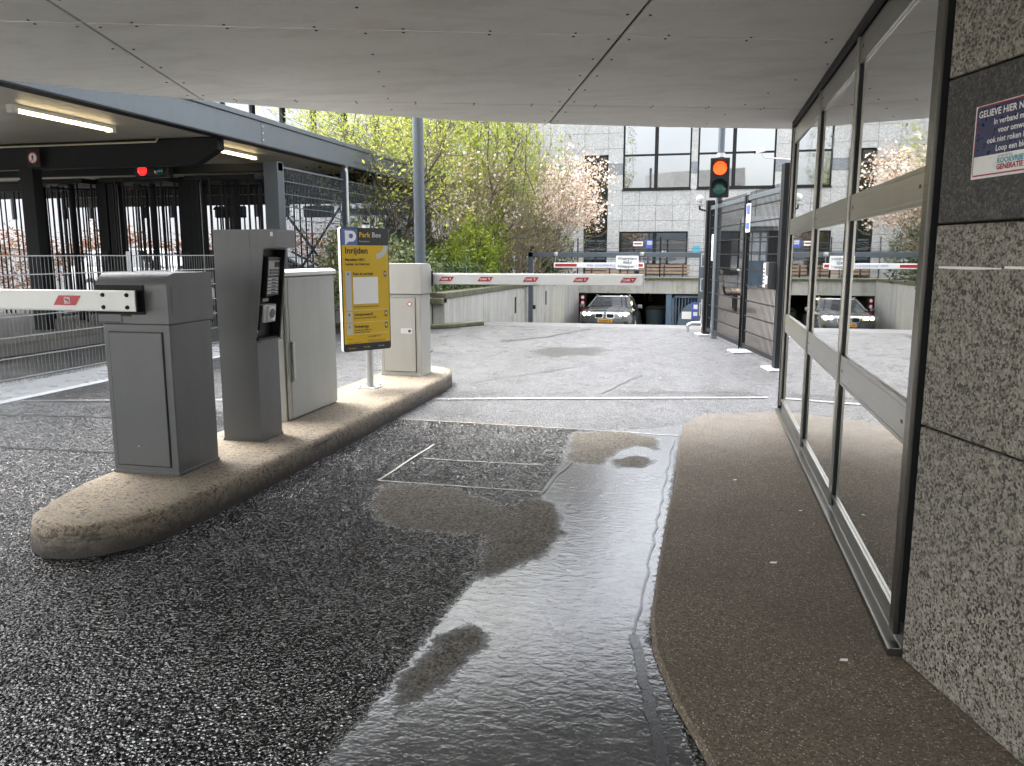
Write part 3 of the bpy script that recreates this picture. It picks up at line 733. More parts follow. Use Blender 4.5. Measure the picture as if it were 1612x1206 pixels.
MB().box(x0-.004,x1+.006,y0-.004,y1+.008,.926,.930).build('seam', 'grey_paint_dark', hd)
MB().box(x1-.26,x1+.02,y1+.012,y1+.03,.99,1.14).build('arm_bracket', 'dark_metal', fb)
ya = y1+.055
ar = MB().box(x1-.25,-.53,ya-.022,ya+.022,1.010,1.112).build('barrier_arm', 'alu', fb, bevel=.006)
MB().box(x1-.25,-.531,ya-.018,ya+.018,1.1125,1.118).build('top_seal', 'white_paint', ar)
MB().box(-.530,-.522,ya-.023,ya+.023,1.008,1.114).build('end_cap', 'galv', ar)
for px in (-2.42,-2.03,-1.585,-1.105,-.665):
    parallelogram(ar, (px,ya-.0225,1.062), (1,0,0), (0,0,1), .125, .044)
    text('CAME', .026, 'white_print', ar, (px-.018,ya-.0265,1.053), (1,0,0), (0,0,1), 'CENTER', bold=.0006)
    flat([(.036,-.010),(.042,-.010),(.042,.006),(.047,.006),(.047,.011),(.030,.011),(.030,.006),(.036,.006)], (px,ya-.0225,1.062), (1,0,0), (0,0,1), 'arrow', 'white_print', ar, .004)

# ---- ticket terminal
tt = thing('ticket_terminal', 'tall grey ticket terminal with a slanted black reader panel', 'ticket machine', (-2.76,4.48,ZI))
y0, y1 = 4.36, 4.61
prof = [(-2.885,ZI),(-2.625,ZI),(-2.625,.775),(-2.690,.775),(-2.625,1.335),(-2.475,1.338),(-2.475,1.445),(-2.885,1.445)]
MB().prism(prof, 'y', y0, y1).build('body', 'grey_paint', tt)
MB().box(-2.89,-2.62,y0-.003,y1+.003,ZI,.165).build('plinth', 'grey_paint', tt)
MB().box(-2.640,-2.4725,y0-.0025,y0+.001,1.338,1.446).build('head_cover', 'grey_paint', tt, bevel=.001)
MB().box(-2.6405,-2.638,y0-.003,y0,1.338,1.446).build('seam', 'grey_paint_dark', tt)
MB().box(-2.500,-2.484,y0-.004,y0,1.405,1.430).build('latch', 'galv', tt)
# black console
con = MB().prism([(-2.688,.777),(-2.625,1.333),(-2.60,1.333),(-2.66,.80),(-2.615,.79),(-2.615,.777)], 'y', y0+.0095, y1-.016).build('console', 'black', tt)
MB().prism([(-2.70,.776),(-2.632,.776),(-2.553,1.336),(-2.70,1.336)], 'y', y0+.0005, y0+.009).build('near_cheek', 'grey_paint', tt)
MB().box(-2.64,-2.535,y0-.002,y1+.002,1.329,1.337).build('console_hood', 'grey_paint', tt)
MB().prism([(-2.69,.779),(-2.627,1.328),(-2.540,1.328),(-2.605,.779)], 'y', y1-.014, y1-.001).build('console_cheek', 'black', tt)
MB().prism([(-2.640,.768),(-2.598,.768),(-2.598,.777),(-2.640,.777)], 'y', y0-.001, y1).build('console_shelf', 'grey_paint', tt)
# reader panel on the slanted face: local frame  (x: along s, y: up the slope)
sl = Vector((.06,0,.508)).normalized(); rg = Vector((0,1,0)); nn_ = rg.cross(sl)
c0 = Vector((-2.672, y0+.006, .815))
def cpl(pts, name, mat, par, lift): return flat(pts, c0, rg, sl, name, mat, par, lift)
def cbox(u0,u1,v0,v1,h0,h1,name,mat,par):
    m = MB(); m.box(u0,u1,v0,v1,h0,h1); m.xform(Matrix.Translation(c0) @ Matrix((rg,sl,nn_)).transposed().to_4x4()); return m.build(name, mat, par)
pan = cbox(.05,.225,.24,.475,.02,.05,'reader_panel','grey_paint_dark',con)
cbox(.04,.048,.23,.48,.0,.07,'panel_side','black',con)
cbox(.07,.20,.365,.455,.051,.054,'display_card','grey_print',pan)
cbox(.145,.195,.415,.448,.055,.057,'screen','black',pan)
for k in range(2): cbox(.09,.19,.372+k*.02,.384+k*.02,.055,.060,'button','grey_paint',pan)
for k in range(5): cbox(.07,.20,.252+k*.021,.267+k*.021,.051,.056,'button','grey_print',pan)
for k in range(5): cbox(.12,.165,.255+k*.021,.261+k*.021,.0565,.058,'button_mark','black',pan)
cbox(.085,.15,.20,.218,.02,.024,'sticker','cream',con)
rd = cbox(.06,.19,.075,.185,.02,.055,'card_reader','grey_print',con)
cbox(.10,.175,.085,.175,.056,.062,'reader_face','white_paint',rd)
m = MB(); m.lathe([(.03,0),(.03,.003)], (0,0,0), 'z', 18); m.xform(Matrix.Translation(c0) @ Matrix((rg,sl,nn_)).transposed().to_4x4() @ Matrix.Translation((.137,.13,.0615))); m.build('contactless_mark', 'grey_paint', rd)
cbox(.035,.058,.03,.18,.02,.04,'reader_bezel','dark_metal',con)
cbox(.03,.05,.01,.022,.02,.022,'label_tab','grey_print',con)

# ---- electrical cabinet
ec = thing('electrical_cabinet', 'pale outdoor electrical cabinet with a lever handle between terminal and sign', 'cabinet', (-2.92,5.35,ZI))
x0,x1,y0,y1 = -3.07,-2.765,4.965,5.735
MB().box(x0,x1-.018,y0,y1,ZI,1.150).build('body', 'cabinet_white', ec, bevel=.006)
MB().prism([(x0-.012,1.150),(x1+.012,1.150),(x1+.014,1.178),(x1-.03,1.194),(x0-.012,1.186)], 'y', y0-.012, y1+.012).build('cap', 'white_paint', ec, bevel=.004)
dr_ = MB().box(x1-.016,x1,y0+.012,y1-.008,ZI+.012,1.140).build('door', 'cabinet_white', ec, bevel=.003)
MB().box(x1,x1+.003,y0+.045,y0+.051,.16,1.13).build('door_rib', 'cabinet_white', dr_)
MB().box(x1+.001,x1+.022,y0+.055,y0+.083,.44,.70).build('handle', 'galv', dr_, bevel=.006)
MB().box(x1+.001,x1+.012,y0+.05,y0+.088,.42,.545).build('handle_plate', 'cabinet_white', dr_, bevel=.004)
MB().tube((x1+.010,y0+.069,.475),(x1+.016,y0+.069,.475),.010,n=10).build('lock', 'galv', dr_)
MB().box(x1,x1+.0015,y1-.09,y1-.065,.205,.213).build('maker_plate', 'galv', dr_)

# ---- yellow parking sign
sg = thing('parking_sign', 'yellow ParkBee parking instruction sign on a galvanised post', 'sign', (-2.80,6.42,ZI))
MB().tube((-2.80,6.45,ZI),(-2.80,6.45,1.555),.030,n=16).build('post', 'galv', sg, smooth=True)
MB().tube((-2.80,6.45,1.545),(-2.80,6.45,1.56),.032,n=16).build('post_cap', 'black', sg)
MB().box(-2.885,-2.715,6.365,6.535,ZI,ZI+.010).build('base_plate', 'galv', sg, bevel=.002)
for dx in (-.065,.065):
    for dy in (-.065,.065): MB().tube((-2.80+dx,6.45+dy,ZI+.01),(-2.80+dx,6.45+dy,ZI+.026),.008,n=6).build('anchor_bolt', 'galv', sg)
ang = R(-13.3+38+.0); rS = Vector((math.cos(R(56)), math.sin(R(56)), 0)); uS = Vector((0,0,1)); nS = rS.cross(uS)
ctr = Vector((-2.785, 6.385, 1.0)); PW, PH = .475, 1.035
m = MB(); m.prism(rrect(-PW/2,PW/2,-PH/2,PH/2,.02), 'z', -.035, .0); MT = Matrix((rS,uS,nS)).transposed().to_4x4(); MT.translation = ctr
m.xform(MT); m.build('panel', 'white_paint', sg)
def sp(pts, mat, lift=.001, name='print_field'): return flat(pts, ctr, rS, uS, name, mat, sg, lift)
def T_(s, size, mat, x, y, align='LEFT', bold=0, st=1): return text(s, size, mat, sg, ctr + rS*x + uS*y + nS*.0045, rS, uS, align, bold=bold, stretch=st)
hw, hh = PW/2, PH/2
sp(rrect(-hw,hw,-hh,hh,.02), 'black_print')
sp(rect(-hw+.012,hw-.008,-hh+.065,hh-.145), 'yellow_print', .002)
sp(rect(-hw+.012,-hw+.165,hh-.145,hh-.008), 'blue_print', .002)
# P with speech tail
sp([(-.192,.375),(-.192,.492),(-.13,.492)]+[(-.13+.045*math.sin(R(15*k)), .447+.045*math.cos(R(15*k))) for k in range(1,12)]+[(-.13,.402),(-.160,.402),(-.185,.378)], 'white_print', .003, 'letter_p')
sp(circ(-.135,.449,.020,16), 'blue_print', .0036, 'letter_p_bowl')
T_('Park', .060, 'yellow_print', -.058, .440, bold=.0012); T_('Bee', .060, 'grey_print', .068, .440, bold=.0012)
T_('Kroonstraat', .020, 'grey_print', -.056, .400)
T_('Inrijden', .073, 'black_print', -.20, .305, bold=.0016)
# pale quarter ring
sp([(.107+.118*math.cos(R(9*k)), .372-.112*math.sin(R(9*k))) for k in range(11)] + [(.107+.075*math.cos(R(90-9*k)), .372-.068*math.sin(R(90-9*k))) for k in range(11)], 'grey_print', .003, 'ring_mark')
T_('Bezoekers HKU', .029, 'black_print', -.20, .245, bold=.0009); T_('melden via intercom', .029, 'black_print', -.20, .208, bold=.0009)
for (ya_, yb_, ch, t1, t2) in ((-.165,.160,'A','Scan en parkeer',None), (-.268,-.180,'B','Gereserveerd?','Open de bevestigingsmail of SMS.'), (-.368,-.282,'C','Parkeerapp','Gebruik zone 37482 voor')):
    sp(rect(-.202,-.145,ya_,yb_), 'grey_print', .003, 'letter_tab')
    T_(ch, .030, 'black_print', -.174, yb_-.035, 'CENTER', bold=.0008)
    T_(t1, .031, 'black_print', -.128, yb_-.033 if ch == 'A' else yb_-.036, bold=.0010)
    if t2: T_(t2, .0165, 'black_print', -.128, yb_-.062, bold=.0005)
    sp(rect(-.202,.215,ya_-.006,ya_-.003), 'cream', .003, 'rule_line')
    sp(rrect(.180,.206,yb_-.052,yb_-.004,.005), 'black_print', .003, 'phone_icon'); sp(rect(.185,.201,yb_-.040,yb_-.014), 'grey_print', .0036, 'phone_icon')
T_('parkeren met een app.', .0165, 'black_print', -.128, -.362, bold=.0005)
sp(rect(-.128,.118,-.118,.108), 'white_print', .003, 'blank_square')
T_('Scan hier de QR-code met je camera.', .0165, 'black_print', -.128, -.145, bold=.0005)
T_('Helpdesk', .014, 'black_print', -.20, -.415); T_('+31 85 888 47 59', .018, 'black_print', .0, -.405, bold=.0006)
T_('Parkeren op eigen risico', .014, 'black_print', -.20, -.446)
for k in range(3): sp(rect(-.0,.18,-.432-k*.007,-.430-k*.007), 'black_print', .003, 'small_print')
T_('yellowbrick', .017, 'yellow_print', -.195, -.495); T_('Park', .018, 'yellow_print', -.045, -.492); T_('Bee', .018, 'grey_print', -.005, -.492); T_('Parkmobile', .014, 'grey_print', .105, -.490)

# ---- round grey column behind the far barrier
lp = thing('steel_column', 'slender round grey steel column rising behind the far barrier', 'column', (-3.665,10.2,0))
MB().tube((-3.665,10.2,0),(-3.665,10.2,7),.072,n=24).build('shaft', 'slate', lp, smooth=True)
MB().lathe([(.15,0),(.15,.015),(.085,.02),(.085,.05)], (-3.665,10.2,0), 'z', 20).build('foot', 'slate', lp)

# ================================================================== wire mesh fencing
def wire_panel(root, p0, p1, z0, z1, hz, dv, mat, rv=.0025, rh=.004, z_of=None, spikes=0):
    """welded mesh between two ground points: single horizontal wires, a mass of thin uprights"""
    p0, p1 = Vector((*p0,0)), Vector((*p1,0)); L = (p1-p0).length; d = (p1-p0)/L; n = Vector((-d.y,d.x,0))
    for z in hz:
        MB().bar(p0+Vector((0,0,z)), p1+Vector((0,0,z)), rh*2, rh*2).build('horizontal_wire', 'fence_rail' if mat == 'fence_wire' else mat, root)
    m = MB(); k = 0; x = dv/2
    while x < L:
        q = p0+d*x; m.bar(q+Vector((0,0,z0)), q+Vector((0,0,z1+spikes)), rv*2, rv*2); x += dv
    return m.build('upright_wires', mat, root, kind='stuff')

lf = thing('mesh_fence', 'low galvanised mesh fence along the pale kerb beyond the left lane', 'fence', (-6.5,7,0))
for y0, y1 in ((3.15,5.66),(5.72,8.14),(8.20,10.66),(10.72,11.5)):
    wire_panel(lf, (-6.5,y0), (-6.5,y1), .06, 1.285, (.10,.30,.50,.70,.90,1.10,1.283), .05, 'fence_wire', .0018, .0055)
for y in (3.12,5.69,8.17,10.69): MB().tube((-6.53,y,.0),(-6.53,y,1.33),.024,n=12).build('post', 'galv', lf, smooth=True)

# ================================================================== turnstile shelter on the left
sh_ = thing('turnstile_shelter', 'dark steel shelter with a flat roof over the turnstiles on the left', 'shelter', (-9.5,11.7,0))
XF = -6.52
for k in range(9):        # roof deck of separate trays
    y0 = -2 + k*2.5
    MB().box(-17, XF-.16, y0+.004, y0+2.496, 2.955, 3.12).build('roof_tray', 'roof_underside', sh_)
MB().box(-17, XF-.155, -2, 20.5, 3.122, 3.20).build('roof_top', 'slate', sh_)
fs = MB().box(XF-.15, XF, -2, 20.5, 2.925, 3.255).build('fascia', 'slate', sh_, bevel=.004)
MB().box(XF-.17, XF+.025, -2, 20.5, 3.258, 3.330).build('gutter_edge', 'slate', sh_, bevel=.006)
MB().box(XF-.17, XF+.012, -2, 20.5, 2.905, 2.923).build('drip_edge', 'dark_metal', sh_)
MB().box(XF-.001, XF+.0015, 11.24, 11.243, 2.93, 3.25).build('splice', 'dark_metal', fs)
for z in (2.99,3.09,3.19): MB().lathe([(.018,.0),(.018,.010),(.008,.016)], (XF,11.28,z), 'x', 10).build('bolt', 'galv', fs)
def hbeam(x0, x1, y, z0, z1, name='cross_beam', cut=True):
    m = MB()
    prof = [(x0,z0),(x1-(.38 if cut else 0),z0),(x1,z0+(.20 if cut else 0)),(x1,z1),(x0,z1)]
    m.prism(prof, 'y', y-.012, y+.012)
    m.box(x0, x1-(.38 if cut else 0), y-.08, y+.08, z0-.014, z0); m.box(x0, x1+.002, y-.08, y+.08, z1, z1+.012)
    if cut:
        m.bar((x1-.38,y,z0-.007),(x1,y,z0+.195),.16,.014,up=(0,0,1)); m.box(x1,x1+.012,y-.08,y+.08,z0+.19,z1)
    return m.build(name, 'dark_metal', sh_)
hbeam(-17, -6.78, 10.55, 2.58, 2.935)
hbeam(-17, -6.72, 5.2, 2.58, 2.935)
hbeam(-17, -6.72, 15.9, 2.58, 2.935)
MB().box(-17, -6.70, 18.9, 19.05, 2.55, 2.93).build('rear_beam', 'dark_metal', sh_)
MB().box(-13.6, -6.50, 11.66, 11.80, 2.585, 2.715).build('front_beam', 'dark_metal', sh_, bevel=.004)
for x, y, w in ((-6.62,11.72,.24), (-10.05,10.55,.24), (-12.9,11.7,.24)):
    MB().box(x-w/2,x+w/2,y-.09,y+.09,0,2.58 if y < 11 else 2.72).build('column', 'slate_shaded' if x > -7 else 'dark_metal', sh_, bevel=.006)
MB().box(-6.605,-6.50,14.12,14.24,0,2.92).build('column', 'slate', sh_, bevel=.005)
MB().box(-6.64,-6.52,18.9,19.02,0,2.92).build('column', 'slate', sh_, bevel=.005)
MB().box(-12.0,-11.88,18.9,19.02,0,2.92).build('column', 'slate', sh_, bevel=.005)
MB().path([(-6.47,14.05,2.85),(-6.45,14.05,2.78),(-6.45,14.05,.05)], .025, 10).build('downpipe', 'galv', sh_)
MB().path([(-17,10.45,2.90),(-7.75,10.45,2.90),(-7.6,10.3,2.93)], .012, 6).build('conduit', 'cream', sh_)

# mesh side screen with a cross brace
ms_ = thing('mesh_screen', 'tall dark mesh screen with crossed bracing between two slate columns', 'fence', (-6.56,12.95,0))
for a, b in ((11.87,14.10),(14.26,18.88)):
    wire_panel(ms_, (-6.56,a), (-6.56,b), .05, 2.66, [.05+.2*k for k in range(14)], .05, 'slate', .0036, .007)
MB().bar((-6.61,11.86,2.05),(-6.61,14.1,.65),.02,.04).build('brace', 'dark_metal', ms_)
MB().bar((-6.635,14.1,2.15),(-6.635,11.86,.60),.02,.04).build('brace', 'dark_metal', ms_)
MB().bar((-6.56,11.87,2.66),(-6.56,14.10,2.66),.03,.03).build('top_rail', 'slate', ms_)
MB().box(-6.59,-6.53,11.85,11.88,0,2.70).build('flat_bar', 'slate', ms_)

# full-height turnstiles: fixed comb, rotor with three wings of bars, canopy drum
def turnstile(x, y, lab):
    tn = thing('turnstile', lab, 'turnstile', (x,y,.13), 'full-height turnstiles under the shelter')
    Z0, Z1 = .13, 2.50
    for dx, w in ((-.72,.16),(.70,.20)): MB().box(x+dx-w/2,x+dx+w/2,y-.12,y+.12,Z0,Z1+.08).build('side_post', 'dark_metal', tn, bevel=.006)
    MB().box(x-.66,x+.62,y-.45,y+.45,Z1-.02,Z1+.06).build('head_box', 'dark_metal', tn, bevel=.006)
    rt_ = MB().tube((x,y,Z0),(x,y,Z1),.055,n=14).build('rotor_column', 'dark_metal', tn, smooth=True)
    for w in range(3):
        a = R(35+120*w)
        for k in range(3):
            rr = .20+.15*k; px, py = x+rr*math.cos(a), y+rr*math.sin(a)
            MB().tube((px,py,Z0+.1),(px,py,Z1-.05),.014,n=6).build('bar', 'dark_metal', rt_)
        for zz in (Z0+.12, 1.3, Z1-.08): MB().tube((x,y,zz),(x+.52*math.cos(a),y+.52*math.sin(a),zz),.014,n=6).build('wing_rail', 'dark_metal', rt_)
    for k in range(7):
        a = R(200+20*k) if k < 4 else R(-40+22*(k-4)); px, py = x+.60*math.cos(a), y+.60*math.sin(a)
        MB().tube((px,py,Z0),(px,py,Z1),.016,n=6).build('bar', 'dark_metal', tn)
    MB().tube((x-.60,y-.14,Z0),(x-.60,y-.14,Z1),.022,n=8).build('bright_tube', 'alu', tn)
    MB().box(x+.66,x+.76,y-.15,y-.121,1.18,1.34).build('card_reader', 'black', tn, bevel=.004)
    return tn
turnstile(-7.62, 12.25, 'full-height barred turnstile nearest the slate corner column')
turnstile(-9.22, 12.25, 'full-height barred turnstile in the middle of the row')
turnstile(-10.85, 12.25, 'full-height barred turnstile at the left end of the row')
bw = thing('barred_screen', 'row of dark vertical bars behind the turnstiles under the shelter', 'fence', (-9,13.3,.13))
for k in range(62):
    x = -13.6 + k*.111
    if random.random() < .86: MB().tube((x,13.35,.13),(x,13.35,2.5),.014,n=6).build('bar', 'dark_metal', bw)
MB().box(-13.6,-6.75,13.33,13.37,2.5,2.56).build('top_rail', 'dark_metal', bw)

# fluorescent battens (lit)
def batten(x, y, lab, L=1.55):
    f = thing('fluorescent_light', lab, 'lamp', (x,y,2.90), 'lit fluorescent battens under the shelter roof')
    MB().box(x-.045,x+.045,y-L/2,y+L/2,2.905,2.95).build('housing', 'white_paint', f, bevel=.004)
    MB().tube((x-.02,y-L/2+.04,2.888),(x-.02,y+L/2-.04,2.888),.016,n=10).build('tube', 'tube_light', f, smooth=True)
    MB().tube((x+.025,y-L/2+.04,2.888),(x+.025,y+L/2-.04,2.888),.016,n=10).build('tube', 'tube_light', f, smooth=True)
    for s in (-1,1): MB().box(x-.05,x+.05,y+s*L/2-.035,y+s*L/2+.035,2.86,2.953).build('end_cap', 'white_paint', f, bevel=.004)
    return f
batten(-7.57, 8.55, 'lit fluorescent batten nearest the driveway, in front of the cross beam')
batten(-7.40, 11.75, 'lit fluorescent batten just behind the end of the cross beam')
batten(-10.9, 12.6, 'lit fluorescent batten low behind the no pedestrians sign')
batten(-8.3, 17.0, 'lit fluorescent batten far back under the shelter roof')

# no-pedestrians sign on the dark column
ps = thing('prohibition_sign', 'round red-rimmed no pedestrians sign on a dark column', 'sign', (-10.05,10.44,2.7))
o3 = Vector((-9.88,10.44,2.73)); X, Z = Vector((1,0,0)), Vector((0,0,1))
MB().lathe([(.088,0),(.088,.006)], (o3.x,o3.y,o3.z), 'y', 28).build('plate', 'red', ps)
MB().box(o3.x-.12,o3.x+.12,o3.y+.008,o3.y+.02,o3.z-.13,o3.z+.13).build('backing', 'black', ps)
flat(circ(0,0,.068,28), o3, X, Z, 'white_disc', 'white_print', ps, .002)
flat(circ(0,.042,.010,12), o3, X, Z, 'pictogram_head', 'black_print', ps, .004)
flat([(-.016,.028),(.010,.030),(.028,.004),(.022,0),(.010,.014),(.008,-.008),(.022,-.050),(.012,-.052),(-.001,-.016),(-.020,-.050),(-.030,-.046),(-.012,-.006),(-.014,.012),(-.026,-.002),(-.032,.002)], o3, X, Z, 'pictogram_body', 'black_print', ps, .004)

# red signal under the shelter, dark signal heads seen from behind
def head(x, y, z, lab, lit):
    h = thing('signal_head', lab, 'traffic light', (x,y,z), 'small signal heads under the shelter')
    MB().box(x-.30,x+.30,y,y+.16,z-.11,z+.11).build('housing', 'black', h, bevel=.02)
    for dx, mt in ((-.15,'red_lamp_hot' if lit else 'black'),(.15,'green_lens')):
        MB().lathe([(.085,-.02),(.06,-.035),(.02,-.042)], (x+dx,y+.01,z), 'y', 18).build('lens', mt, h, smooth=True)
        m = MB()
        for k in range(12):
            a0, a1 = R(20+140*k/12), R(20+140*(k+1)/12)
            m.add([(x+dx+.1*math.cos(a0),y,z+.1*math.sin(a0)),(x+dx+.1*math.cos(a1),y,z+.1*math.sin(a1)),(x+dx+.1*math.cos(a1),y-.13,z+.1*math.sin(a1)),(x+dx+.1*math.cos(a0),y-.13,z+.1*math.sin(a0))],[(0,1,2,3)])
        m.build('visor', 'black', h)
    MB().box(x-.03,x+.03,y+.05,y+.10,z+.11,z+.26).build('bracket', 'dark_metal', h)
    return h
head(-8.62, 11.45, 2.62, 'small signal head with a lit red lamp above the turnstiles', True)
head(-7.35, 14.6, 2.12, 'unlit dark signal head behind the mesh screen', False)
head(-8.9, 14.0, 2.1, 'unlit dark signal head behind the turnstile bars', False)

# ================================================================== gate on the right
def gpt(k): return Vector((.09+(.86-.09)*k, 13.30+(9.53-13.30)*k, 0))
gt = thing('mesh_gate', 'black double mesh gate with spiked top beside the glass wall', 'gate', tuple(gpt(.5)))
gdv = (gpt(1)-gpt(0)).normalized(); gnv = Vector((-gdv.y,gdv.x,0)); 
Lg = (gpt(1)-gpt(0)).length
def along(d, z=0): return gpt(0)+gdv*d+Vector((0,0,z))
def ob(d, w, dep, z0, z1, name, mat, par, off=0, bevel=.004):
    m = MB(); m.box(-w/2,w/2,-dep/2,dep/2,z0,z1); p = along(d)+gnv*off
    m.xform(Matrix.Translation(p) @ Matrix.Rotation(math.atan2(gdv.y,gdv.x),4,'Z')); return m.build(name, mat, par, bevel=bevel)
mid = Lg*.585
for d, zt in ((-.06,2.14),(Lg+.06,2.28)):
    ob(d,.12,.12,0,zt,'post','dark_metal',gt); 
for d in (-.06,mid,Lg+.06): ob(d,.36,.30,0.002,.022,'foot_plate','pale_kerb',gt,bevel=.006)
for d0, d1 in ((.04,mid-.035),(mid+.035,Lg-.04)):
    lf_ = ob((d0+d1)/2, d1-d0, .04, .075, .135, 'leaf', 'dark_metal', gt)
    ob((d0+d1)/2, d1-d0, .04, 1.985, 2.045, 'frame_rail', 'slate', lf_)  # top rail in paler slate: sky light put into its colour
    for d in (d0+.025, d1-.025): ob(d,.05,.05,.06,2.06,'frame_post','dark_metal',lf_)
    hz = [.30+.2*k for k in range(9)]
    wire_panel(lf_, along(d0+.05)[:2], along(d1-.05)[:2], .13, 1.99, hz, .05, 'dark_metal', .0038, .007, spikes=.10)
ob(mid-.03,.03,.07,.98,1.16,'lock_box','dark_metal',gt)
m = MB(); p = along(mid-.05,1.09)-gnv*.05; m.bar(p, p-gdv*.14, .02, .02); m.build('lever_handle','galv',gt)
m = MB(); m.bar(along(mid+.02,.05)-gnv*.045, along(mid+.02,.75)-gnv*.045, .018, .018); m.build('drop_bolt','dark_metal',gt)
def plate(d, z, w, h, off, lab, rows, mat='royal_print'):
    s_ = thing('gate_sign', lab, 'sign', tuple(along(d,z)))
    r3 = gdv; c3 = along(d,z)+gnv*off
    if r3.cross(Vector((0,0,1))).dot(gnv*off) < 0: r3 = -gdv
    m = MB(); m.bar(c3-r3*w/2, c3+r3*w/2, .006, h); m.build('plate','white_print',s_)
    for (u0,u1,v0,v1) in rows: flat(rect(u0*w-w/2,u1*w-w/2,v0*h-h/2,v1*h-h/2), c3, r3, (0,0,1), 'print_field', mat, s_, .0045)
sgn = -1 if (Vector((0,0,0))-along(mid)).dot(gnv) < 0 else 1
plate(mid+.16, 1.76, .20, .36, sgn*.03, 'blue and white notice plate on the nearer gate leaf', [(.08,.92,.62,.95),(.08,.92,.1,.34)])
sg2 = None
plate(.34, 1.40, .10, .40, sgn*.03, 'narrow white notice plate on the farther gate leaf', [(.3,.7,.1,.6)])
# intercom on the near gate post
ic = thing('intercom', 'grey intercom box with a button panel on the near gate post', 'intercom', tuple(along(Lg-.05,1.1)))
c3 = along(Lg-.10,1.06)+gnv*sgn*.10
def ib(du,w,dep,dz,h,off,name,mat,par):
    m = MB(); m.box(-w/2,w/2,-dep/2,dep/2,dz-h/2,dz+h/2); p = c3+gdv*du+gnv*sgn*off; p.z = 1.06
    m.xform(Matrix.Translation(p) @ Matrix.Rotation(math.atan2(gdv.y,gdv.x),4,'Z')); return m.build(name, mat, par, bevel=.003)
bx_ = ib(0,.20,.10,0,.30,0,'housing','grey_paint_dark',ic)
ib(-.04,.085,.004,0,.27,.052,'button_panel','grey_print',ic)
for k in range(5): ib(-.04,.05,.008,-.09+.04*k,.022,.055,'button','grey_paint_dark',ic)
ib(.055,.06,.004,-.05,.09,.053,'reader','white_print',ic)

# fence running back from the far gate post along the ramp
rf = thing('ramp_fence', 'black mesh fence seen end-on running back along the ramp from the gate', 'fence', (.06,20,0))
for k in range(7):
    y = 13.9+2.6*k
    MB().box(.03,.09,y-.03,y+.03,0,2.1).build('post','dark_metal',rf)
    if k < 6: wire_panel(rf, (.06,y+.04), (.06,y+2.56), .1, 2.05, (.3,.7,1.1,1.5,1.9), .05, 'dark_metal', .0022, .005)
for z in (.5,.9,1.3,1.7): MB().path([(.03,13.6,z),(-.03,13.6,z),(-.03,13.6,z-.2),(.03,13.6,z-.2)],.008,6).build('hinge_loop','galv',rf)
bp = MB().path([(-.22,13.9,.0),(-.22,13.9,.10),(-.16,13.9,.14),(.0,13.9,.15),(.02,13.9,.24),(.02,13.9,.55)], .03, 10).build('bent_pipe','galv')
tag(bp, 'bent galvanised pipe at the foot of the far gate post', 'pipe')

# traffic light on a pole behind the gate
tl = thing('traffic_light', 'two-lamp traffic light showing red beside the far gate post', 'traffic light', (.20,12.75,0))
MB().tube((.20,12.85,0),(.20,12.85,3.4),.05,n=16).build('pole','slate',tl,smooth=True)
MB().tube((.20,12.85,2.74),(.20,12.85,2.80),.062,n=16).build('collar','galv',tl)
hs_ = MB().box(.05,.33,12.60,12.78,2.14,2.71).build('housing','black',tl,bevel=.012)
for z, mt in ((2.56,'red_lamp'),(2.28,'green_lens')):
    MB().lathe([(.108,-.004),(.108,0)], (.19,12.598,z), 'y', 26).build('lens_ring','black',hs_)
    MB().lathe([(.100,-.008),(.07,-.02),(.02,-.028)], (.19,12.600,z), 'y', 26).build('lens',mt,hs_,smooth=True)
    m = MB()
    for k in range(16):
        a0, a1 = R(200*k/16-10), R(200*(k+1)/16-10); r = .112; yb = 12.60
        for rr in (r, r+.004):
            m.add([(.19+rr*math.cos(a0),yb,z+rr*math.sin(a0)),(.19+rr*math.cos(a1),yb,z+rr*math.sin(a1)),(.19+rr*math.cos(a1),yb-.12,z+rr*math.sin(a1)),(.19+rr*math.cos(a0),yb-.12,z+rr*math.sin(a0))],[(0,1,2,3)])
    m.build('visor','black',hs_)
# globe lamp by the far post
gl = thing('globe_lamp', 'white globe lamp in a wire basket beside the far gate post', 'lamp', (-.06,13.6,2.1))
MB().lathe([(.02,-.06),(.045,-.04),(.06,0),(.055,.04),(.03,.065),(.01,.07)], (-.09,13.62,2.17),'z',20).build('globe','globe_light',gl,smooth=True)
MB().lathe([(.09,-.10),(.09,-.085)], (-.09,13.62,2.17),'z',20).build('ring','galv',gl)
for k in range(6):
    a = R(60*k); MB().tube((-.09+.088*math.cos(a),13.62+.088*math.sin(a),2.075),(-.09+.088*math.cos(a),13.62+.088*math.sin(a),2.19),.004,n=5).build('basket_wire','galv',gl)
MB().path([(-.09,13.62,2.09),(-.09,13.62,2.02),(.03,13.5,1.98)],.016,8).build('arm','dark_metal',gl)
# surveillance camera on the fence line
cc = thing('security_camera', 'white bullet security camera on an arm over the gate', 'camera', (.75,13.4,2.7))
q = Vector((.86,14.6,3.02)); KS = .62
def qv(*a): return q+Vector(a)*KS
m = MB(); m.bar(qv(-.13,-.10,-.03), qv(.13,.10,.05), .055, .055); m.build('body','white_paint',cc,bevel=.008)
m = MB(); m.bar(qv(-.14,-.108,-.033), qv(-.131,-.101,-.031), .045, .045); m.build('lens_face','black',cc)
m = MB(); m.bar(qv(-.15,-.115,.03), qv(.12,.09,.115), .065, .006); m.build('sun_shield','white_paint',cc)
MB().path([tuple(qv(.05,.05,-.03)),tuple(qv(.13,.1,-.16)),(1.6,14.6,2.85)], .011, 8).build('arm','grey_print',cc)
MB().tube((1.6,14.6,0),(1.6,14.6,2.9),.03,n=10).build('post','dark_metal',cc)

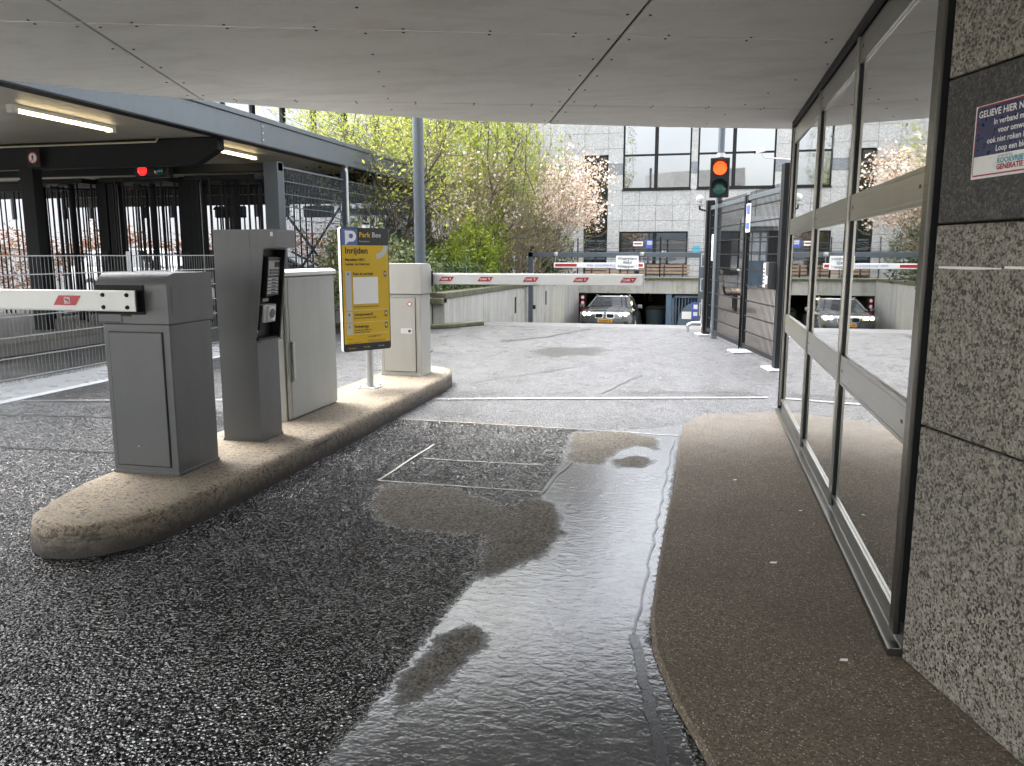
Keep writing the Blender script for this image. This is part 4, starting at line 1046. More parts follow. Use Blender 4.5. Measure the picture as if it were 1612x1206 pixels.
# ================================================================== ramp walls and garage portal
rw = thing('ramp_wall', 'stained concrete retaining wall with mossy coping left of the ramp', 'wall', (-4.6,20,0))
ysl = [13.75,16.4,19.0,21.6,24.2,26.8,29.98]
for a, b in zip(ysl, ysl[1:]):
    def ct(y): return .50-.008*(y-14)
    m = MB(); z0 = -2.2 if a > 14 else -.1
    m.add([(-4.72,a+.006,-2.4),(-4.5,a+.006,-2.4),(-4.5,a+.006,ct(a)),(-4.72,a+.006,ct(a)),(-4.72,b-.006,-2.4),(-4.5,b-.006,-2.4),(-4.5,b-.006,ct(b)),(-4.72,b-.006,ct(b))],[(0,1,2,3),(7,6,5,4),(0,4,5,1),(1,5,6,2),(2,6,7,3),(3,7,4,0)])
    m.build('wall_panel','concrete',rw)
    m = MB(); m.bar((-4.63,a,ct(a)+.055),(-4.63,b,ct(b)+.055),.32,.11); m.build('coping','mossy_coping',rw,bevel=.012)
MB().box(-6.6,-4.74,13.62,13.86,-.02,.42).build('end_wall','concrete',rw)
MB().box(-6.6,-4.5,13.58,13.90,.42,.52).build('coping','mossy_coping',rw,bevel=.012)
for y, z in ((19.4,.05),(23.4,.02)): MB().box(-4.502,-4.49,y-.07,y+.07,z-.20,z+.20).build('slot_opening','black_matte',rw)
kb = MB(); kb.prism([(-4.56,13.55),(-5.0,13.45),(-6.5,13.30),(-6.5,13.10),(-4.9,13.2),(-4.35,13.5),(-3.9,14.3),(-4.05,14.38),(-4.3,14.0)], 'z', 0, .075)
kb = kb.build('mossy_kerb','mossy_coping',bevel=.02); tag(kb,'low mossy kerb at the foot of the ramp wall','kerb')
rwr = MB().box(0,.18,RS,30,-2.4,.03).build('ramp_side_wall','concrete'); tag(rwr,'low concrete edge on the right side of the ramp','wall')

gp = thing('garage_portal', 'concrete garage entrance with a wide opening at the foot of the ramp', 'garage', (-2.3,30,-1.9))
for x0, x1 in ((-4.72,-2.62),(-2.61,-.9),(-.89,.3)): MB().box(x0,x1,29.98,30.35,-.075,.38).build('lintel','concrete',gp,bevel=.006)
MB().box(-4.72,.3,29.9,30.5,.38,.46).build('parapet_cap','mossy_coping',gp,bevel=.01)
MB().box(-4.72,.3,29.96,30.37,-.13,-.076).build('lintel_drip','concrete',gp)
MB().box(-4.50,-4.22,30.02,30.2,-2.0,-.13).build('jamb','dark_metal',gp)
MB().box(-1.28,-1.07,30.0,30.2,-2.0,-.13).build('pillar','slate_blue',gp,bevel=.005)
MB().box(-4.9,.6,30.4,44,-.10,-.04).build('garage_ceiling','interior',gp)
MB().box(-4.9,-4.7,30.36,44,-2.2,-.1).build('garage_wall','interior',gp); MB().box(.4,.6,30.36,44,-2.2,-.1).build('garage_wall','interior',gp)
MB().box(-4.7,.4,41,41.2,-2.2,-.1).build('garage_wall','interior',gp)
MB().box(-1.9,-1.28,36,36.2,-2.2,-.1).build('garage_pier','interior',gp)
text('16', .55, 'cream', gp, (-2.95,40.95,-1.05), (1,0,0), (0,0,1), 'LEFT', bold=.01)
MB().box(-2.1,-.5,33,33.05,-1.9,-.75).build('partition','carton',gp)
gl2 = MB().box(-3.0,-1.9,30.7,30.85,-.16,-.105).build('portal_light','tube_light'); tag(gl2,'long ceiling lamp just inside the garage opening','lamp')
dm_ = thing('service_door','slate-blue barred garage side door with a solid round panel','door',(-.6,30.1,-1.9))
MB().box(-1.06,-.98,30.05,30.15,-2.0,-.2).build('frame','slate_blue',dm_); MB().box(-1.06,.0,30.05,30.15,-.28,-.2).build('frame','slate_blue',dm_)
for k in range(9): MB().box(-.94+.11*k,-.90+.11*k,30.08,30.11,-2.0,-.28).build('bar','slate_blue',dm_)
m = MB(); m.prism([(.0,-2.0),(-.86,-2.0),(-.86,-1.25),(-.82,-1.0),(-.72,-.76),(-.55,-.56),(-.32,-.44),(0,-.40)],'y',30.02,30.07); m.build('round_panel','slate_blue',dm_)
for x0,x1,z0,z1,mt in ((-.70,-.36,-1.05,-.78,'white_print'),(-.34,-.06,-1.04,-.44,'royal_print')):
    o=MB().box(x0,x1,30.0,30.018,z0,z1).build('notice',mt,dm_)
flat(rect(-.09,.09,-.08,.08),(-.20,29.999,-.60),(1,0,0),(0,0,1),'print_field','white_print',dm_,.004); flat(rect(-.09,.09,-.05,.09),(-.20,29.999,-.88),(1,0,0),(0,0,1),'print_field','white_print',dm_,.004)
# traffic discs on the jamb
jb = thing('garage_signs','column of small round traffic signs on the dark garage jamb','sign',(-4.36,30,-.4))
MB().box(-4.47,-4.25,29.99,30.015,-1.05,-.16).build('board','black',jb)
for k in range(3):
    flat(circ(0,0,.085,20),(-4.36,29.988,-.30-.20*k),(1,0,0),(0,0,1),'disc','red',jb,.002); 
    if k < 2: flat(circ(0,0,.058,20),(-4.36,29.988,-.30-.20*k),(1,0,0),(0,0,1),'disc_print','white_print',jb,.004)
flat([(-.085,-.07),(.085,-.07),(0,.08)],(-4.36,29.988,-.90),(1,0,0),(0,0,1),'triangle','yellow_print',jb,.002)

# terrace fence above the portal
tf = thing('terrace_fence','thin grey mesh fence on the parapet above the garage opening','fence',(-2.2,30.2,.46))
wire_panel(tf,(-4.6,30.2),(.1,30.2),.46,1.85,[.5+.2*k for k in range(7)],.05,'slate',.002,.006)
for x in (-4.6,-3.0,-1.55,.05): MB().box(x-.025,x+.025,30.18,30.22,.46,1.9).build('post','dark_metal',tf)

# ================================================================== height gantry over the ramp
hg = thing('height_gantry','grey steel height gantry spanning the ramp','gantry',(-4.3,20.6,-.5))
GY_ = 20.6
MB().box(-4.42,-4.30,GY_-.06,GY_+.06,-.62,1.36).build('post','slate',hg,bevel=.006)
MB().box(-4.42,-.02,GY_-.06,GY_+.06,1.225,1.345).build('crossbar','slate',hg,bevel=.006)
MB().box(-.10,.02,GY_-.06,GY_+.06,-.62,1.224).build('post','slate',hg,bevel=.006)
MB().lathe([(.05,-.05),(.06,0),(.05,.05)],(-3.70,GY_-.08,1.30),'z',12).build('eye','galv',hg); MB().lathe([(.05,-.05),(.06,0),(.05,.05)],(-1.50,GY_-.08,1.30),'z',12).build('eye','galv',hg)
MB().box(-4.31,-4.24,GY_-.05,GY_+.05,-.12,-.02).build('bracket','dark_metal',hg)
hb = thing('height_bar','white hanging height bar with red ends below the gantry','sign',(-2.6,20.5,1.0))
MB().box(-3.74,-1.45,GY_-.12,GY_-.06,.955,1.085).build('bar','white_print',hb,bevel=.01)
for x0,x1 in ((-3.70,-3.14),(-1.66,-1.47)): flat(rect(x0,x1,.985,1.055),(0,GY_-.121,0),(1,0,0),(0,0,1),'red_end','red',hb,.002)
text('MAX DOORRIJHOOGTE 1.90 M', .085, 'royal_print', hb, (-2.30,GY_-.124,.99),(1,0,0),(0,0,1),'CENTER')
for x in (-3.70,-1.50): MB().tube((x,GY_-.09,1.08),(x,GY_-.09,1.30),.008,n=5).build('chain','galv',hb)
cs = thing('cyclist_sign','white dismount sign for cyclists hanging in front of the height bar','sign',(-1.85,20.4,1.0))
MB().box(-2.14,-1.58,GY_-.16,GY_-.145,.93,1.26).build('plate','white_print',cs)
for k,s_ in enumerate(('Wielrijders','Altijd','Afstappen !')): text(s_, .105, 'slate', cs, (-1.86,GY_-.164,1.155-.095*k),(1,0,0),(0,0,1),'CENTER',bold=.002)

# ================================================================== office building with stone facade
FY = 33.0
ob_ = thing('office_building','pale stone office building with dark framed windows behind the ramp','building',(0,FY,0))
WIN = [(-3.25,-.60,3.85,6.6),(-.35,2.55,3.85,6.6),(-3.35,-.64,.55,2.19),(.55,1.35,.55,2.19),(1.5,3.4,0,2.2),(4.6,7.4,3.85,6.6),(4.6,7.0,.55,2.19)]
REC = (-4.80,-3.84,-.1,5.20)
def hits(x0,x1,z0,z1):
    for a,b,c,d in WIN+[REC]:
        if x0 < b-.001 and x1 > a+.001 and z0 < d-.001 and z1 > c+.001: return (a,b,c,d)
    return None
tile_me = {}
def tile(x0,x1,z0,z1,mt):
    if x1-x0 < .03 or z1-z0 < .03: return
    key = (round(x1-x0,3), round(z1-z0,3), mt)
    if key not in tile_me:
        w,h = (x1-x0)/2-.005, (z1-z0)/2-.005
        m = MB(); m.box(-w,w,0,.04,-h,h); me_ = m.mesh('stone_slab'); me_.materials.append(M[mt]); tile_me[key] = me_
    piece('stone_slab', tile_me[key], ((x0+x1)/2, FY-random.uniform(0,.004), (z0+z1)/2), ob_)
zrows = [0.0,.60,1.15,1.42,2.02,2.62,3.22,3.80,4.42,4.86,5.44,6.04,6.64,7.3]
xcols = [-7.4,-6.8,-6.2,-5.6,-4.8,-3.84,-3.25,-2.58,-1.92,-1.26,-.60,-.02,.55,1.2,1.9,2.55,3.2,3.9,4.6,5.3,6.0,6.7,7.4,8.2]
for i in range(len(xcols)-1):
    for j in range(len(zrows)-1):
        x0,x1,z0,z1 = xcols[i],xcols[i+1],zrows[j],zrows[j+1]
        band = j in (2,8)
        parts = [(x0,x1,z0,z1)]
        for _ in range(3):
            out = []
            for q in parts:
                h = hits(*q)
                if not h: out.append(q); continue
                a,b,c,d = h; X0,X1,Z0,Z1 = q
                if X0 < a: out.append((X0,a,Z0,Z1))
                if X1 > b: out.append((b,X1,Z0,Z1))
                xa,xb = max(X0,a),min(X1,b)
                if Z0 < c: out.append((xa,xb,Z0,c))
                if Z1 > d: out.append((xa,xb,d,Z1))
            parts = out
        for q in parts: tile(*q,'facade_band' if band else 'facade_stone')
# backing wall with openings left dark behind the glass
m = MB(); m.box(-7.4,8.2,FY+.30,FY+.6,-.02,7.3); m.build('backing_wall','granite_back',ob_)
for x0,x1 in ((-7.4,-4.82),(-3.82,-3.27)): MB().box(x0,x1,FY+.05,FY+.3,0,7.3).build('wall_core','granite_back',ob_)
def window(x0,x1,z0,z1,mull,trans,mat='window_glass',nm='dark_metal'):
    w = MB()
    f = .06
    w.box(x0,x1,FY+.02,FY+.12,z0,z0+f); w.box(x0,x1,FY+.02,FY+.12,z1-f,z1); w.box(x0,x0+f,FY+.02,FY+.12,z0+f,z1-f); w.box(x1-f,x1,FY+.02,FY+.12,z0+f,z1-f)
    wo = w.build('window',nm,ob_)
    MB().box(x0-.03,x1+.03,FY-.05,FY+.05,z0-.06,z0-.001).build('sill',nm,wo)
    xe = [x0+f]+[x0+(x1-x0)*k for k in mull]+[x1-f]; ze = [z0+f]+trans+[z1-f]
    for k in mull: MB().box(x0+(x1-x0)*k-.07,x0+(x1-x0)*k+.07,FY+.025,FY+.11,z0+f,z1-f).build('mullion',nm,wo)
    for a,b in zip(xe,xe[1:]):
        for c,d in zip(ze,ze[1:]):
            MB().box(a+.0,b-.0,FY+.085,FY+.10,c,d).build('pane',mat,wo)
    for zt in trans: MB().box(x0+f,x1-f,FY+.03,FY+.108,zt-.035,zt+.035).build('transom',nm,wo)
    return wo
window(-3.25,-.60,3.85,6.6,[.49],[5.17]); window(-.35,2.55,3.85,6.6,[.47],[5.17]); window(4.6,7.4,3.85,6.6,[.5],[5.17])
window(-3.35,-.64,.55,2.19,[.52],[]); window(.55,1.35,.55,2.19,[],[]); window(4.6,7.0,.55,2.19,[.5],[])
# tall stair recess with glazed bays
rc = MB().box(-4.80,-3.84,FY+.26,FY+.28,-.1,5.20).build('stair_glazing','dark_glass',ob_)
for z in (.75,1.1,1.45,1.8,2.6,3.4,4.2,4.7): MB().box(-4.78,-3.86,FY+.22,FY+.26,z,z+.06).build('glazing_bar','slate',rc)
for x in (-4.78,-4.35,-3.92): MB().box(x,x+.06,FY+.18,FY+.22,0,5.18).build('glazing_post','dark_metal',rc)
# door wing behind the gate
MB().box(1.5,2.42,FY+.02,FY+.1,0,2.2).build('grille_door_back','grey_print',ob_)
dd = MB().box(1.5,2.42,FY-.01,FY+.015,2.12,2.2).build('grille_door','slate_blue',ob_)
for x in (1.5,1.79,2.10,2.36): MB().box(x,x+.06,FY-.012,FY+.016,0,2.12).build('grille_bar','slate_blue',dd)
for z in (.1,.55,1.0,1.35,1.75): MB().box(1.5,2.42,FY-.006,FY+.012,z,z+.05).build('grille_bar','slate_blue',dd)
MB().box(1.52,2.4,FY-.003,FY+.01,.1,1.0).build('grille_panel','slate_blue',dd)
for k in range(14): MB().box(2.45+.065*k,2.49+.065*k,FY-.05,FY-.02,0,2.2).build('slat','dark_metal',ob_)
MB().box(2.42,3.40,FY+.0,FY+.1,0,2.2).build('slat_back','black_matte',ob_)
MB().box(1.4,2.7,FY-.5,FY-.02,2.35,2.72).build('door_canopy','white_wall',ob_)
# notices on the lower window
nw = thing('window_notices','white and blue notices stuck to the low office window','sign',(-2.2,FY,1.9))
MB().box(-2.78,-2.40,FY+.05,FY+.08,1.62,1.80).build('white_notice','white_print',nw); MB().box(-2.28,-1.98,FY+.05,FY+.08,1.54,1.86).build('blue_notice','royal_print',nw)
flat(rect(-.1,.1,-.05,.10),(-2.13,FY+.049,1.72),(1,0,0),(0,0,1),'print_field','grey_print',nw,.003); flat(rect(-.15,.15,-.02,.04),(-2.59,FY+.049,1.70),(1,0,0),(0,0,1),'print_field','red',nw,.003)
bn = MB().box(-.42,-.16,FY-.03,FY-.01,1.30,1.62).build('blue_plate','cyan_print'); tag(bn,'small blue plate on the stone beside the low window','sign')

# benches on the terrace and behind the gate
def bench(lab, loc, rot, L=1.9):
    b = thing('bench', lab, 'bench', (0,0,0), 'slatted wooden benches')
    for k in range(4): MB().box(-L/2,L/2,-.22+.115*k,-.22+.115*k+.09,.42,.46).build('seat_slat','wood',b)
    for k in range(3): MB().box(-L/2,L/2,.27+.02*k,.30+.02*k,.58+.13*k,.67+.13*k).build('back_slat','wood',b)
    for x in (-L/2+.25,0,L/2-.25):
        MB().box(x-.03,x+.03,-.20,.25,.36,.419).build('support','dark_metal',b); MB().box(x-.03,x+.03,-.03,.03,0,.36).build('leg','dark_metal',b); MB().bar((x,.24,.38),(x,.33,.95),.05,.03).build('back_support','dark_metal',b)
    b.location = loc; b.rotation_euler = (0,0,rot); return b
bench('wooden bench on the terrace under the low office window',(-1.45,31.3,-.03),0)
bench('wooden bench on the terrace by the dark stair glazing',(-3.55,31.3,-.03),0)
bench('wooden bench in the brick courtyard behind the mesh gate',(.75,19.6,.005),R(90),1.7)

# ================================================================== pale office block and dark annex on the left behind the trees
wb = thing('white_office_block','white panelled office block with dark window strips behind the trees','building',(-18,42,0))
MB().box(-46,-5.2,42.6,43,0,16).build('wall_core','granite_back',wb)
for k in range(22):
    x = -45.5+1.86*k
    MB().box(x+.20,x+1.66,42.3,42.5,0,16).build('wall_panel','white_wall',wb)
    g_ = MB().box(x-.20,x+.20,42.5,42.6,0,16).build('window_strip','dark_glass',wb)
    for z in (3.2,6.4,9.6,12.8): MB().box(x-.20,x+.20,42.40,42.5,z,z+.25).build('spandrel','slate',g_)
    MB().box(x-.05,x+.03,42.25,42.5,0,16).build('fin','dark_metal',g_)
MB().box(-7.3,-5.0,35.5,42,0,12).build('link_wall','facade_band',ob_)
for z in (2.5,5.2,7.9): MB().box(-6.6,-5.6,35.4,35.49,z,z+1.9).build('link_window','dark_glass',ob_)
an = thing('dark_annex','low dark glazed annex behind the shrubs left of the ramp','building',(-10,27,0))
MB().box(-12.5,-7.4,27,31,0,2.9).build('wall','dark_metal',an)
for k in range(5): p_=MB().box(-12.2+1.0*k,-11.4+1.0*k,26.93,26.99,.7,2.5).build('window','dark_glass',an)
lw = thing('garden_wall','pale low wall behind the copper hedge beyond the shelter','wall',(-20,25,0))
for k in range(12): MB().box(-42+2.9*k,-39.12+2.9*k,25,25.2,0,2.55).build('wall_panel','white_wall',lw)

# ================================================================== cars
def car(lab, paint, lit, plate_text, cat='car', group=None):
    """estate car, nose to -Y, origin on the ground under its middle"""
    c = thing('car' if lit else 'parked_car', lab, cat, (0,0,0), group)
    st = [(-2.43,.60,.34,.56,.60),(-2.40,.72,.24,.62,.68),(-2.33,.82,.20,.68,.75),(-2.1,.89,.18,.74,.82),(-1.7,.915,.18,.80,.89),(-1.25,.925,.18,.87,.965),(-.95,.93,.18,.92,1.0),(0,.93,.18,.95,.97),(1.2,.93,.18,.97,.98),(2.0,.915,.20,.985,.99),(2.3,.87,.24,.97,.975),(2.44,.78,.36,.9,.9)]
    def ring(y,w,zb,zs,zt):
        h=[(0,zb),(w*.80,zb),(w*.97,zb+.10),(w,zb+.28),(w*.985,(zb+.28+zs)/2+.04),(w*.95,zs),(w*.80,zs+(zt-zs)*.55),(w*.45,zs+(zt-zs)*.9),(0,zt)]
        return [(x,y,z) for x,z in h]+[(-x,y,z) for x,z in h[-2:0:-1]]
    m = MB(); n=None
    for s_ in st:
        r_=ring(*s_); n=len(r_); m.v += r_
    for i in range(len(st)-1):
        for k in range(n): m.f.append((i*n+k,i*n+(k+1)%n,(i+1)*n+(k+1)%n,(i+1)*n+k))
    m.f.append(tuple(range(n))); m.f.append(tuple(range((len(st)-1)*n,len(st)*n)))
    body = m.build('body',paint,c,smooth=True)
    # glasshouse
    lo=[(.74,-.98,.965),(.82,-.55,.95),(.83,.6,.965),(.82,1.7,.98),(.70,2.30,.97)]; hi=[(.55,-.20,1.40),(.60,.05,1.43),(.61,.7,1.455),(.58,1.55,1.43),(.50,1.95,1.38)]
    m=MB(); 
    for q in (lo,hi): m.v += [p for p in q]+[(-p[0],p[1],p[2]) for p in q[::-1]]
    for k in range(10): m.f.append((k,(k+1)%10,10+(k+1)%10,10+k))
    gh=m.build('glasshouse','car_glass',c)
    m=MB(); up_=[(x*.99,y,z+.002) for x,y,z in hi]; tp=[(x*.55,y+(.03 if i==0 else 0),z+.035) for i,(x,y,z) in enumerate(hi)]
    R1=up_+[(-x,y,z) for x,y,z in up_[::-1]]; R2=tp+[(-x,y,z) for x,y,z in tp[::-1]]
    m.v=R1+R2; m.f=[(k,(k+1)%10,10+(k+1)%10,10+k) for k in range(10)]+[tuple(range(10,20))]
    m.build('roof',paint,c,smooth=True)
    for s in (-1,1):
        for a,b in ((0,0),(2,2),(4,4)):
            p,q=Vector(lo[a]),Vector(hi[b]); p.x*=s*1.01; q.x*=s*1.01
            MB().bar(p,q,.06,.05).build('pillar',paint,gh)
        MB().bar((s*.58,.0,1.475),(s*.55,1.6,1.475),.03,.035).build('roof_rail','alu',c)
        mi=MB().box(s*.95-.02 if s>0 else -1.10,s*.95+.15 if s>0 else -.93,-.72,-.60,.96,1.10).build('mirror',paint,c,bevel=.03)
        MB().bar((s*.82,-.62,.97),(s*.97,-.66,1.0),.05,.05).build('stalk','black',mi)
        # headlamp, fog intake
        hl=MB(); hl.prism([(s*.40,.60),(s*.80,.655),(s*.83,.72),(s*.70,.76),(s*.42,.70)],'y',-2.40,-2.10); hl=hl.build('headlight','chrome' if not lit else 'chrome',c)
        for dx in (.52,.68): MB().lathe([(.055,-.01),(.03,-.03)],(s*dx,-2.40,.672),'y',14).build('lamp','headlamp' if lit else 'chrome',hl)
        kg=MB(); kg.prism([(x*s+s*.02,z) for x,z in rrect(.03,.30,.53,.69,.05)],'y',-2.455,-2.40); kg=kg.build('grille','chrome',c)
        MB().prism([(x*s+s*.02,z) for x,z in rrect(.045,.285,.545,.675,.045)],'y',-2.462,-2.45).build('grille_mesh','black',kg)
        for k in range(7): MB().box(s*(.08+.035*k)-.005,s*(.08+.035*k)+.005,-2.468,-2.46,.555,.665).build('grille_slat','dark_metal',kg)
        MB().prism([(s*.48,.28),(s*.78,.30),(s*.76,.42),(s*.50,.39)],'y',-2.415,-2.25).build('air_intake','black',c)
        for y in (-1.45,1.50):
            w=MB().lathe([(.20,-.10),(.31,-.10),(.33,-.07),(.33,.07),(.31,.10),(.20,.10)],(s*.84,y,.33),'x',24).build('wheel','rubber',c,smooth=True)
            MB().lathe([(.22,.0),(.21,.02),(.05,.035)],(s*.84+s*.085 if s>0 else s*.84-.12,y,.33),'x',10).build('rim','alu',w)
        MB().bar((s*.935,-.9,.62),(s*.94,1.6,.66),.006,.012).build('crease','chrome',body)
    MB().box(-.42,.42,-2.42,-2.25,.24,.38).build('air_intake','black',c)
    pl=MB().box(-.26,.26,-2.478,-2.462,.40,.51).build('number_plate','orange_print',c)
    flat(rect(-.26,-.215,-.055,.055),(0,-2.478,.455),(1,0,0),(0,0,1),'plate_band','royal_print',pl,.002)
    if plate_text: text(plate_text,.105,'black_print',pl,(.02,-2.482,.418),(1,0,0),(0,0,1),'CENTER',bold=.002)
    if lit:
        bdg=flat(circ(0,0,.042,18),(0,-2.36,.742),(1,0,0),(0,-.5,.85),'badge','white_print',body,.03)
        flat([(0,0),(.03,0),(.02,.022),(0,.03)],(0,-2.36,.742),(1,0,0),(0,-.5,.85),'badge_mark','royal_print',body,.034)
        flat([(0,0),(-.03,0),(-.02,-.022),(0,-.03)],(0,-2.36,.742),(1,0,0),(0,-.5,.85),'badge_mark','royal_print',body,.034)
    return c
c1 = car('silver estate car with headlights on coming up the ramp','car_silver',True,'RS-660-Z')
c1.location = (-3.12,28.9,rz(28.9)); c1.rotation_euler = (-math.atan(.12),0,0)
c2 = car('black car parked behind the turnstiles','car_black',False,None)
c2.location = (-10.9,19.3,-.03); c2.rotation_euler = (0,0,R(100))
c3_ = car('white car parked beyond the shelter at the far left','car_white',False,None)
c3_.location = (-15.5,20.5,-.03); c3_.rotation_euler = (0,0,R(84))
bin_ = thing('waste_bin','dark rounded bin standing inside the garage','bin',(-1.6,32,-1.9))
MB().lathe([(.34,0),(.42,.9),(.44,1.05),(.30,1.15)],(-1.75,32.2,rz(31)),'z',18).build('body','slate_blue',bin_,smooth=True)
MB().lathe([(.45,1.03),(.45,1.07)],(-1.75,32.2,rz(31)),'z',18).build('rim','black',bin_)

# ================================================================== trees and shrubs
def leafcloud(pts, size, name, mat, root, flatz=.5, asp=.55):
    n=len(pts); P=np.array(pts); rng=np.random.default_rng(len(pts)+int(size*1000))
    d=rng.normal(size=(n,3)); d/=np.linalg.norm(d,axis=1)[:,None]
    u=rng.normal(size=(n,3)); u-= (u*d).sum(1)[:,None]*d; u/=np.linalg.norm(u,axis=1)[:,None]
    s=size*rng.uniform(.6,1.3,n)[:,None]; nrm=np.cross(d,u)
    V=np.stack([P-d*s*.5, P+u*s*asp*.5+nrm*s*.08, P+d*s*.5, P-u*s*asp*.5+nrm*s*.08],1).reshape(-1,3)
    me=bpy.data.meshes.new(name); me.from_pydata(V.tolist(),[],[(4*i,4*i+1,4*i+2,4*i+3) for i in range(n)])
    o=bpy.data.objects.new(name,me); COL.objects.link(o); me.materials.append(M[mat]); attach(o,root); return o
def grow(base, height, spread, nst, rnd, r0=.05, lean=(0,0), levels=3, first=.25, up=.6, jit=.25):
    """branch segments [(p,q,r0,r1)] and twig points"""
    segs=[]; tips=[]
    def br(p, d, L, r, lev):
        n=4; q=p.copy()
        for k in range(n):
            d2=(d+Vector((rnd.gauss(0,jit),rnd.gauss(0,jit),rnd.gauss(0,jit)*.6+.05))).normalized()
            q2=q+d2*L/n; r2=r*(1-.55*(k+1)/n); segs.append((q,q2,r*(1-.55*k/n),r2))
            if lev<levels and k>=(1 if lev else 0):
                for _ in range((2 if lev == 1 else 1) if lev else 3):
                    dd=(d2*up+Vector((rnd.gauss(0,1),rnd.gauss(0,1),rnd.gauss(0,.5)+.15)).normalized()*spread).normalized()
                    br(q2,dd,L*rnd.uniform(.45,.7),r2*.6,lev+1)
            if lev>=levels-1: tips.append((q+q2)*.5); tips.append(q2); tips.append(q2)
            q=q2; d=d2
    for k in range(nst):
        a=rnd.uniform(0,6.28); d=Vector((math.cos(a)*.28+lean[0],math.sin(a)*.28+lean[1],1)).normalized()
        br(Vector(base)+Vector((math.cos(a)*.12*(nst>1),math.sin(a)*.12*(nst>1),0)),d,height*rnd.uniform(.8,1.05),r0,0)
    return segs,tips
def tree(name, lab, base, height, seed, leaf, nleaf, lsize, spread=.8, nst=3, r0=.05, lean=(0,0), levels=3, sig=.10, bark='bark', cat='tree', leaf2=None, zmin=0, xmax=99, ell=None,  asp=.55, jit=.25, group=None):
    rnd=random.Random(seed); root=thing(name,lab,cat,base,group)
    segs,tips=grow(base,height,spread,nst,rnd,r0,lean,levels,jit=jit)
    m=MB()
    segs=[q_ for q_ in segs if q_[1].x<xmax+.15]
    for p,q,a,b in segs: m.tube(p,q,max(a,.0035),max(b,.003),n=5 if a>.02 else 3,caps=False)
    m.build('trunk',bark,root,smooth=True)
    tips=[t for t in tips if t.z>zmin and t.x<xmax and (ell is None or ((t.x-ell[0])/ell[2])**2+((t.z-ell[1])/ell[3])**2<1)]
    def cl(n): 
        out=[]
        while len(out)<n:
            t=rnd.choice(tips); k=rnd.randint(1,4)
            for _ in range(k): out.append((t.x+rnd.gauss(0,sig),t.y+rnd.gauss(0,sig),t.z+rnd.gauss(0,sig)))
        return out
    leafcloud(cl(nleaf),lsize,'crown',leaf,root,asp=asp)
    if leaf2: leafcloud(cl(leaf2[1]),leaf2[2],'crown',leaf2[0],root,asp=.6)
    return root
def shrub(name, lab, ells, seed, leaf, n, lsize, cat='shrub', group=None, shell=.35, asp=.5, stems=14, bark='bark'):
    rnd=random.Random(seed); e0=ells[0]; base=(e0[0],e0[1],max(0,e0[2]-e0[5])); root=thing(name,lab,cat,base,group); pts=[]
    tot=sum(e[3]*e[4]*e[5] for e in ells)**1
    for e in ells:
        k=int(n*e[3]*e[4]*e[5]/tot)
        for _ in range(k):
            v=Vector((rnd.gauss(0,1),rnd.gauss(0,1),rnd.gauss(0,1))).normalized(); 
            lump=1+.38*mnoise.noise(v*2.6+Vector((seed,e[0],e[1])))+.22*mnoise.noise(v*6+Vector((seed,3,e[1])))
            rr=(1-shell*abs(rnd.gauss(0,.6)))*lump
            if mnoise.noise(v*4.5+Vector((e[0]*3,seed,1)))<-.28 and rnd.random()<.75: continue
            pts.append((e[0]+v.x*e[3]*rr,e[1]+v.y*e[4]*rr,max(.1,e[2]+v.z*e[5]*rr)))
    leafcloud(pts,lsize,'foliage',leaf,root,asp=asp)
    m=MB()
    for k in range(stems):
        e=rnd.choice(ells); v=Vector((rnd.gauss(0,.5),rnd.gauss(0,.5),rnd.uniform(.2,1)))
        m.tube((e0[0]+rnd.gauss(0,.25),e0[1]+rnd.gauss(0,.25),.05),(e[0]+v.x*e[3],e[1]+v.y*e[4],e[2]+v.z*e[5]),.018,.005,n=4,caps=False)
    m.build('stems',bark,root); return root
tree('young_tree','multi-stemmed tree in yellow-green young leaf behind the steel column',(-6.9,16.2,.1),4.0,11,'leaf_young',5500,.085,spread=.8,nst=4,r0=.045,lean=(.10,0),levels=3,sig=.13,zmin=1.6,xmax=-4.6)
tree('young_tree','tall airy tree with pale new leaves above the ramp wall',(-6.2,20.0,.2),5.4,23,'leaf_young',10000,.09,spread=.65,nst=3,r0=.045,lean=(.08,0),levels=3,sig=.16,zmin=2.0,xmax=-4.2)
tree('green_tree','bright green upright tree in the middle of the planting',(-5.95,23.4,.2),4.6,5,'leaf_bright',11000,.12,spread=.55,nst=4,r0=.045,lean=(.05,0),levels=3,sig=.2,zmin=1.6,xmax=-4.6)
tree('blossom_tree','pink-white blossoming small tree leaning over the ramp',(-4.85,22.8,.2),2.6,31,'blossom',3800,.085,spread=.75,nst=4,r0=.035,lean=(.32,0),levels=3,sig=.11,bark='bark_pale',zmin=2.0,xmax=-2.5,ell=(-3.55,3.05,1.15,1.0),asp=.8,leaf2=('leaf_copper',1200,.06))
tree('blossom_tree','paler blossoming branches among the green behind the ramp wall',(-5.6,19.8,.2),2.3,37,'blossom',1100,.075,spread=.7,nst=3,r0=.03,lean=(.1,0),levels=3,sig=.12,bark='bark_pale',zmin=1.6,xmax=-4.4,asp=.8)
for i,(x,y,sd,lab) in enumerate(((-5.1,21.0,41,'bare twiggy stems rising left of the blossom tree'),(-5.0,22.6,43,'bare twiggy stems directly below the blossom tree'),(-5.8,18.4,45,'bare twiggy stems behind the yellow-green bush'))):
    tree('bare_shrub',lab,(x,y,.2),2.6,sd,'leaf_young',700,.06,spread=.4,nst=6,r0=.022,lean=(.05,0),levels=2,sig=.1,bark='bark_pale',cat='shrub',jit=.14,group='bare stems in the planting')
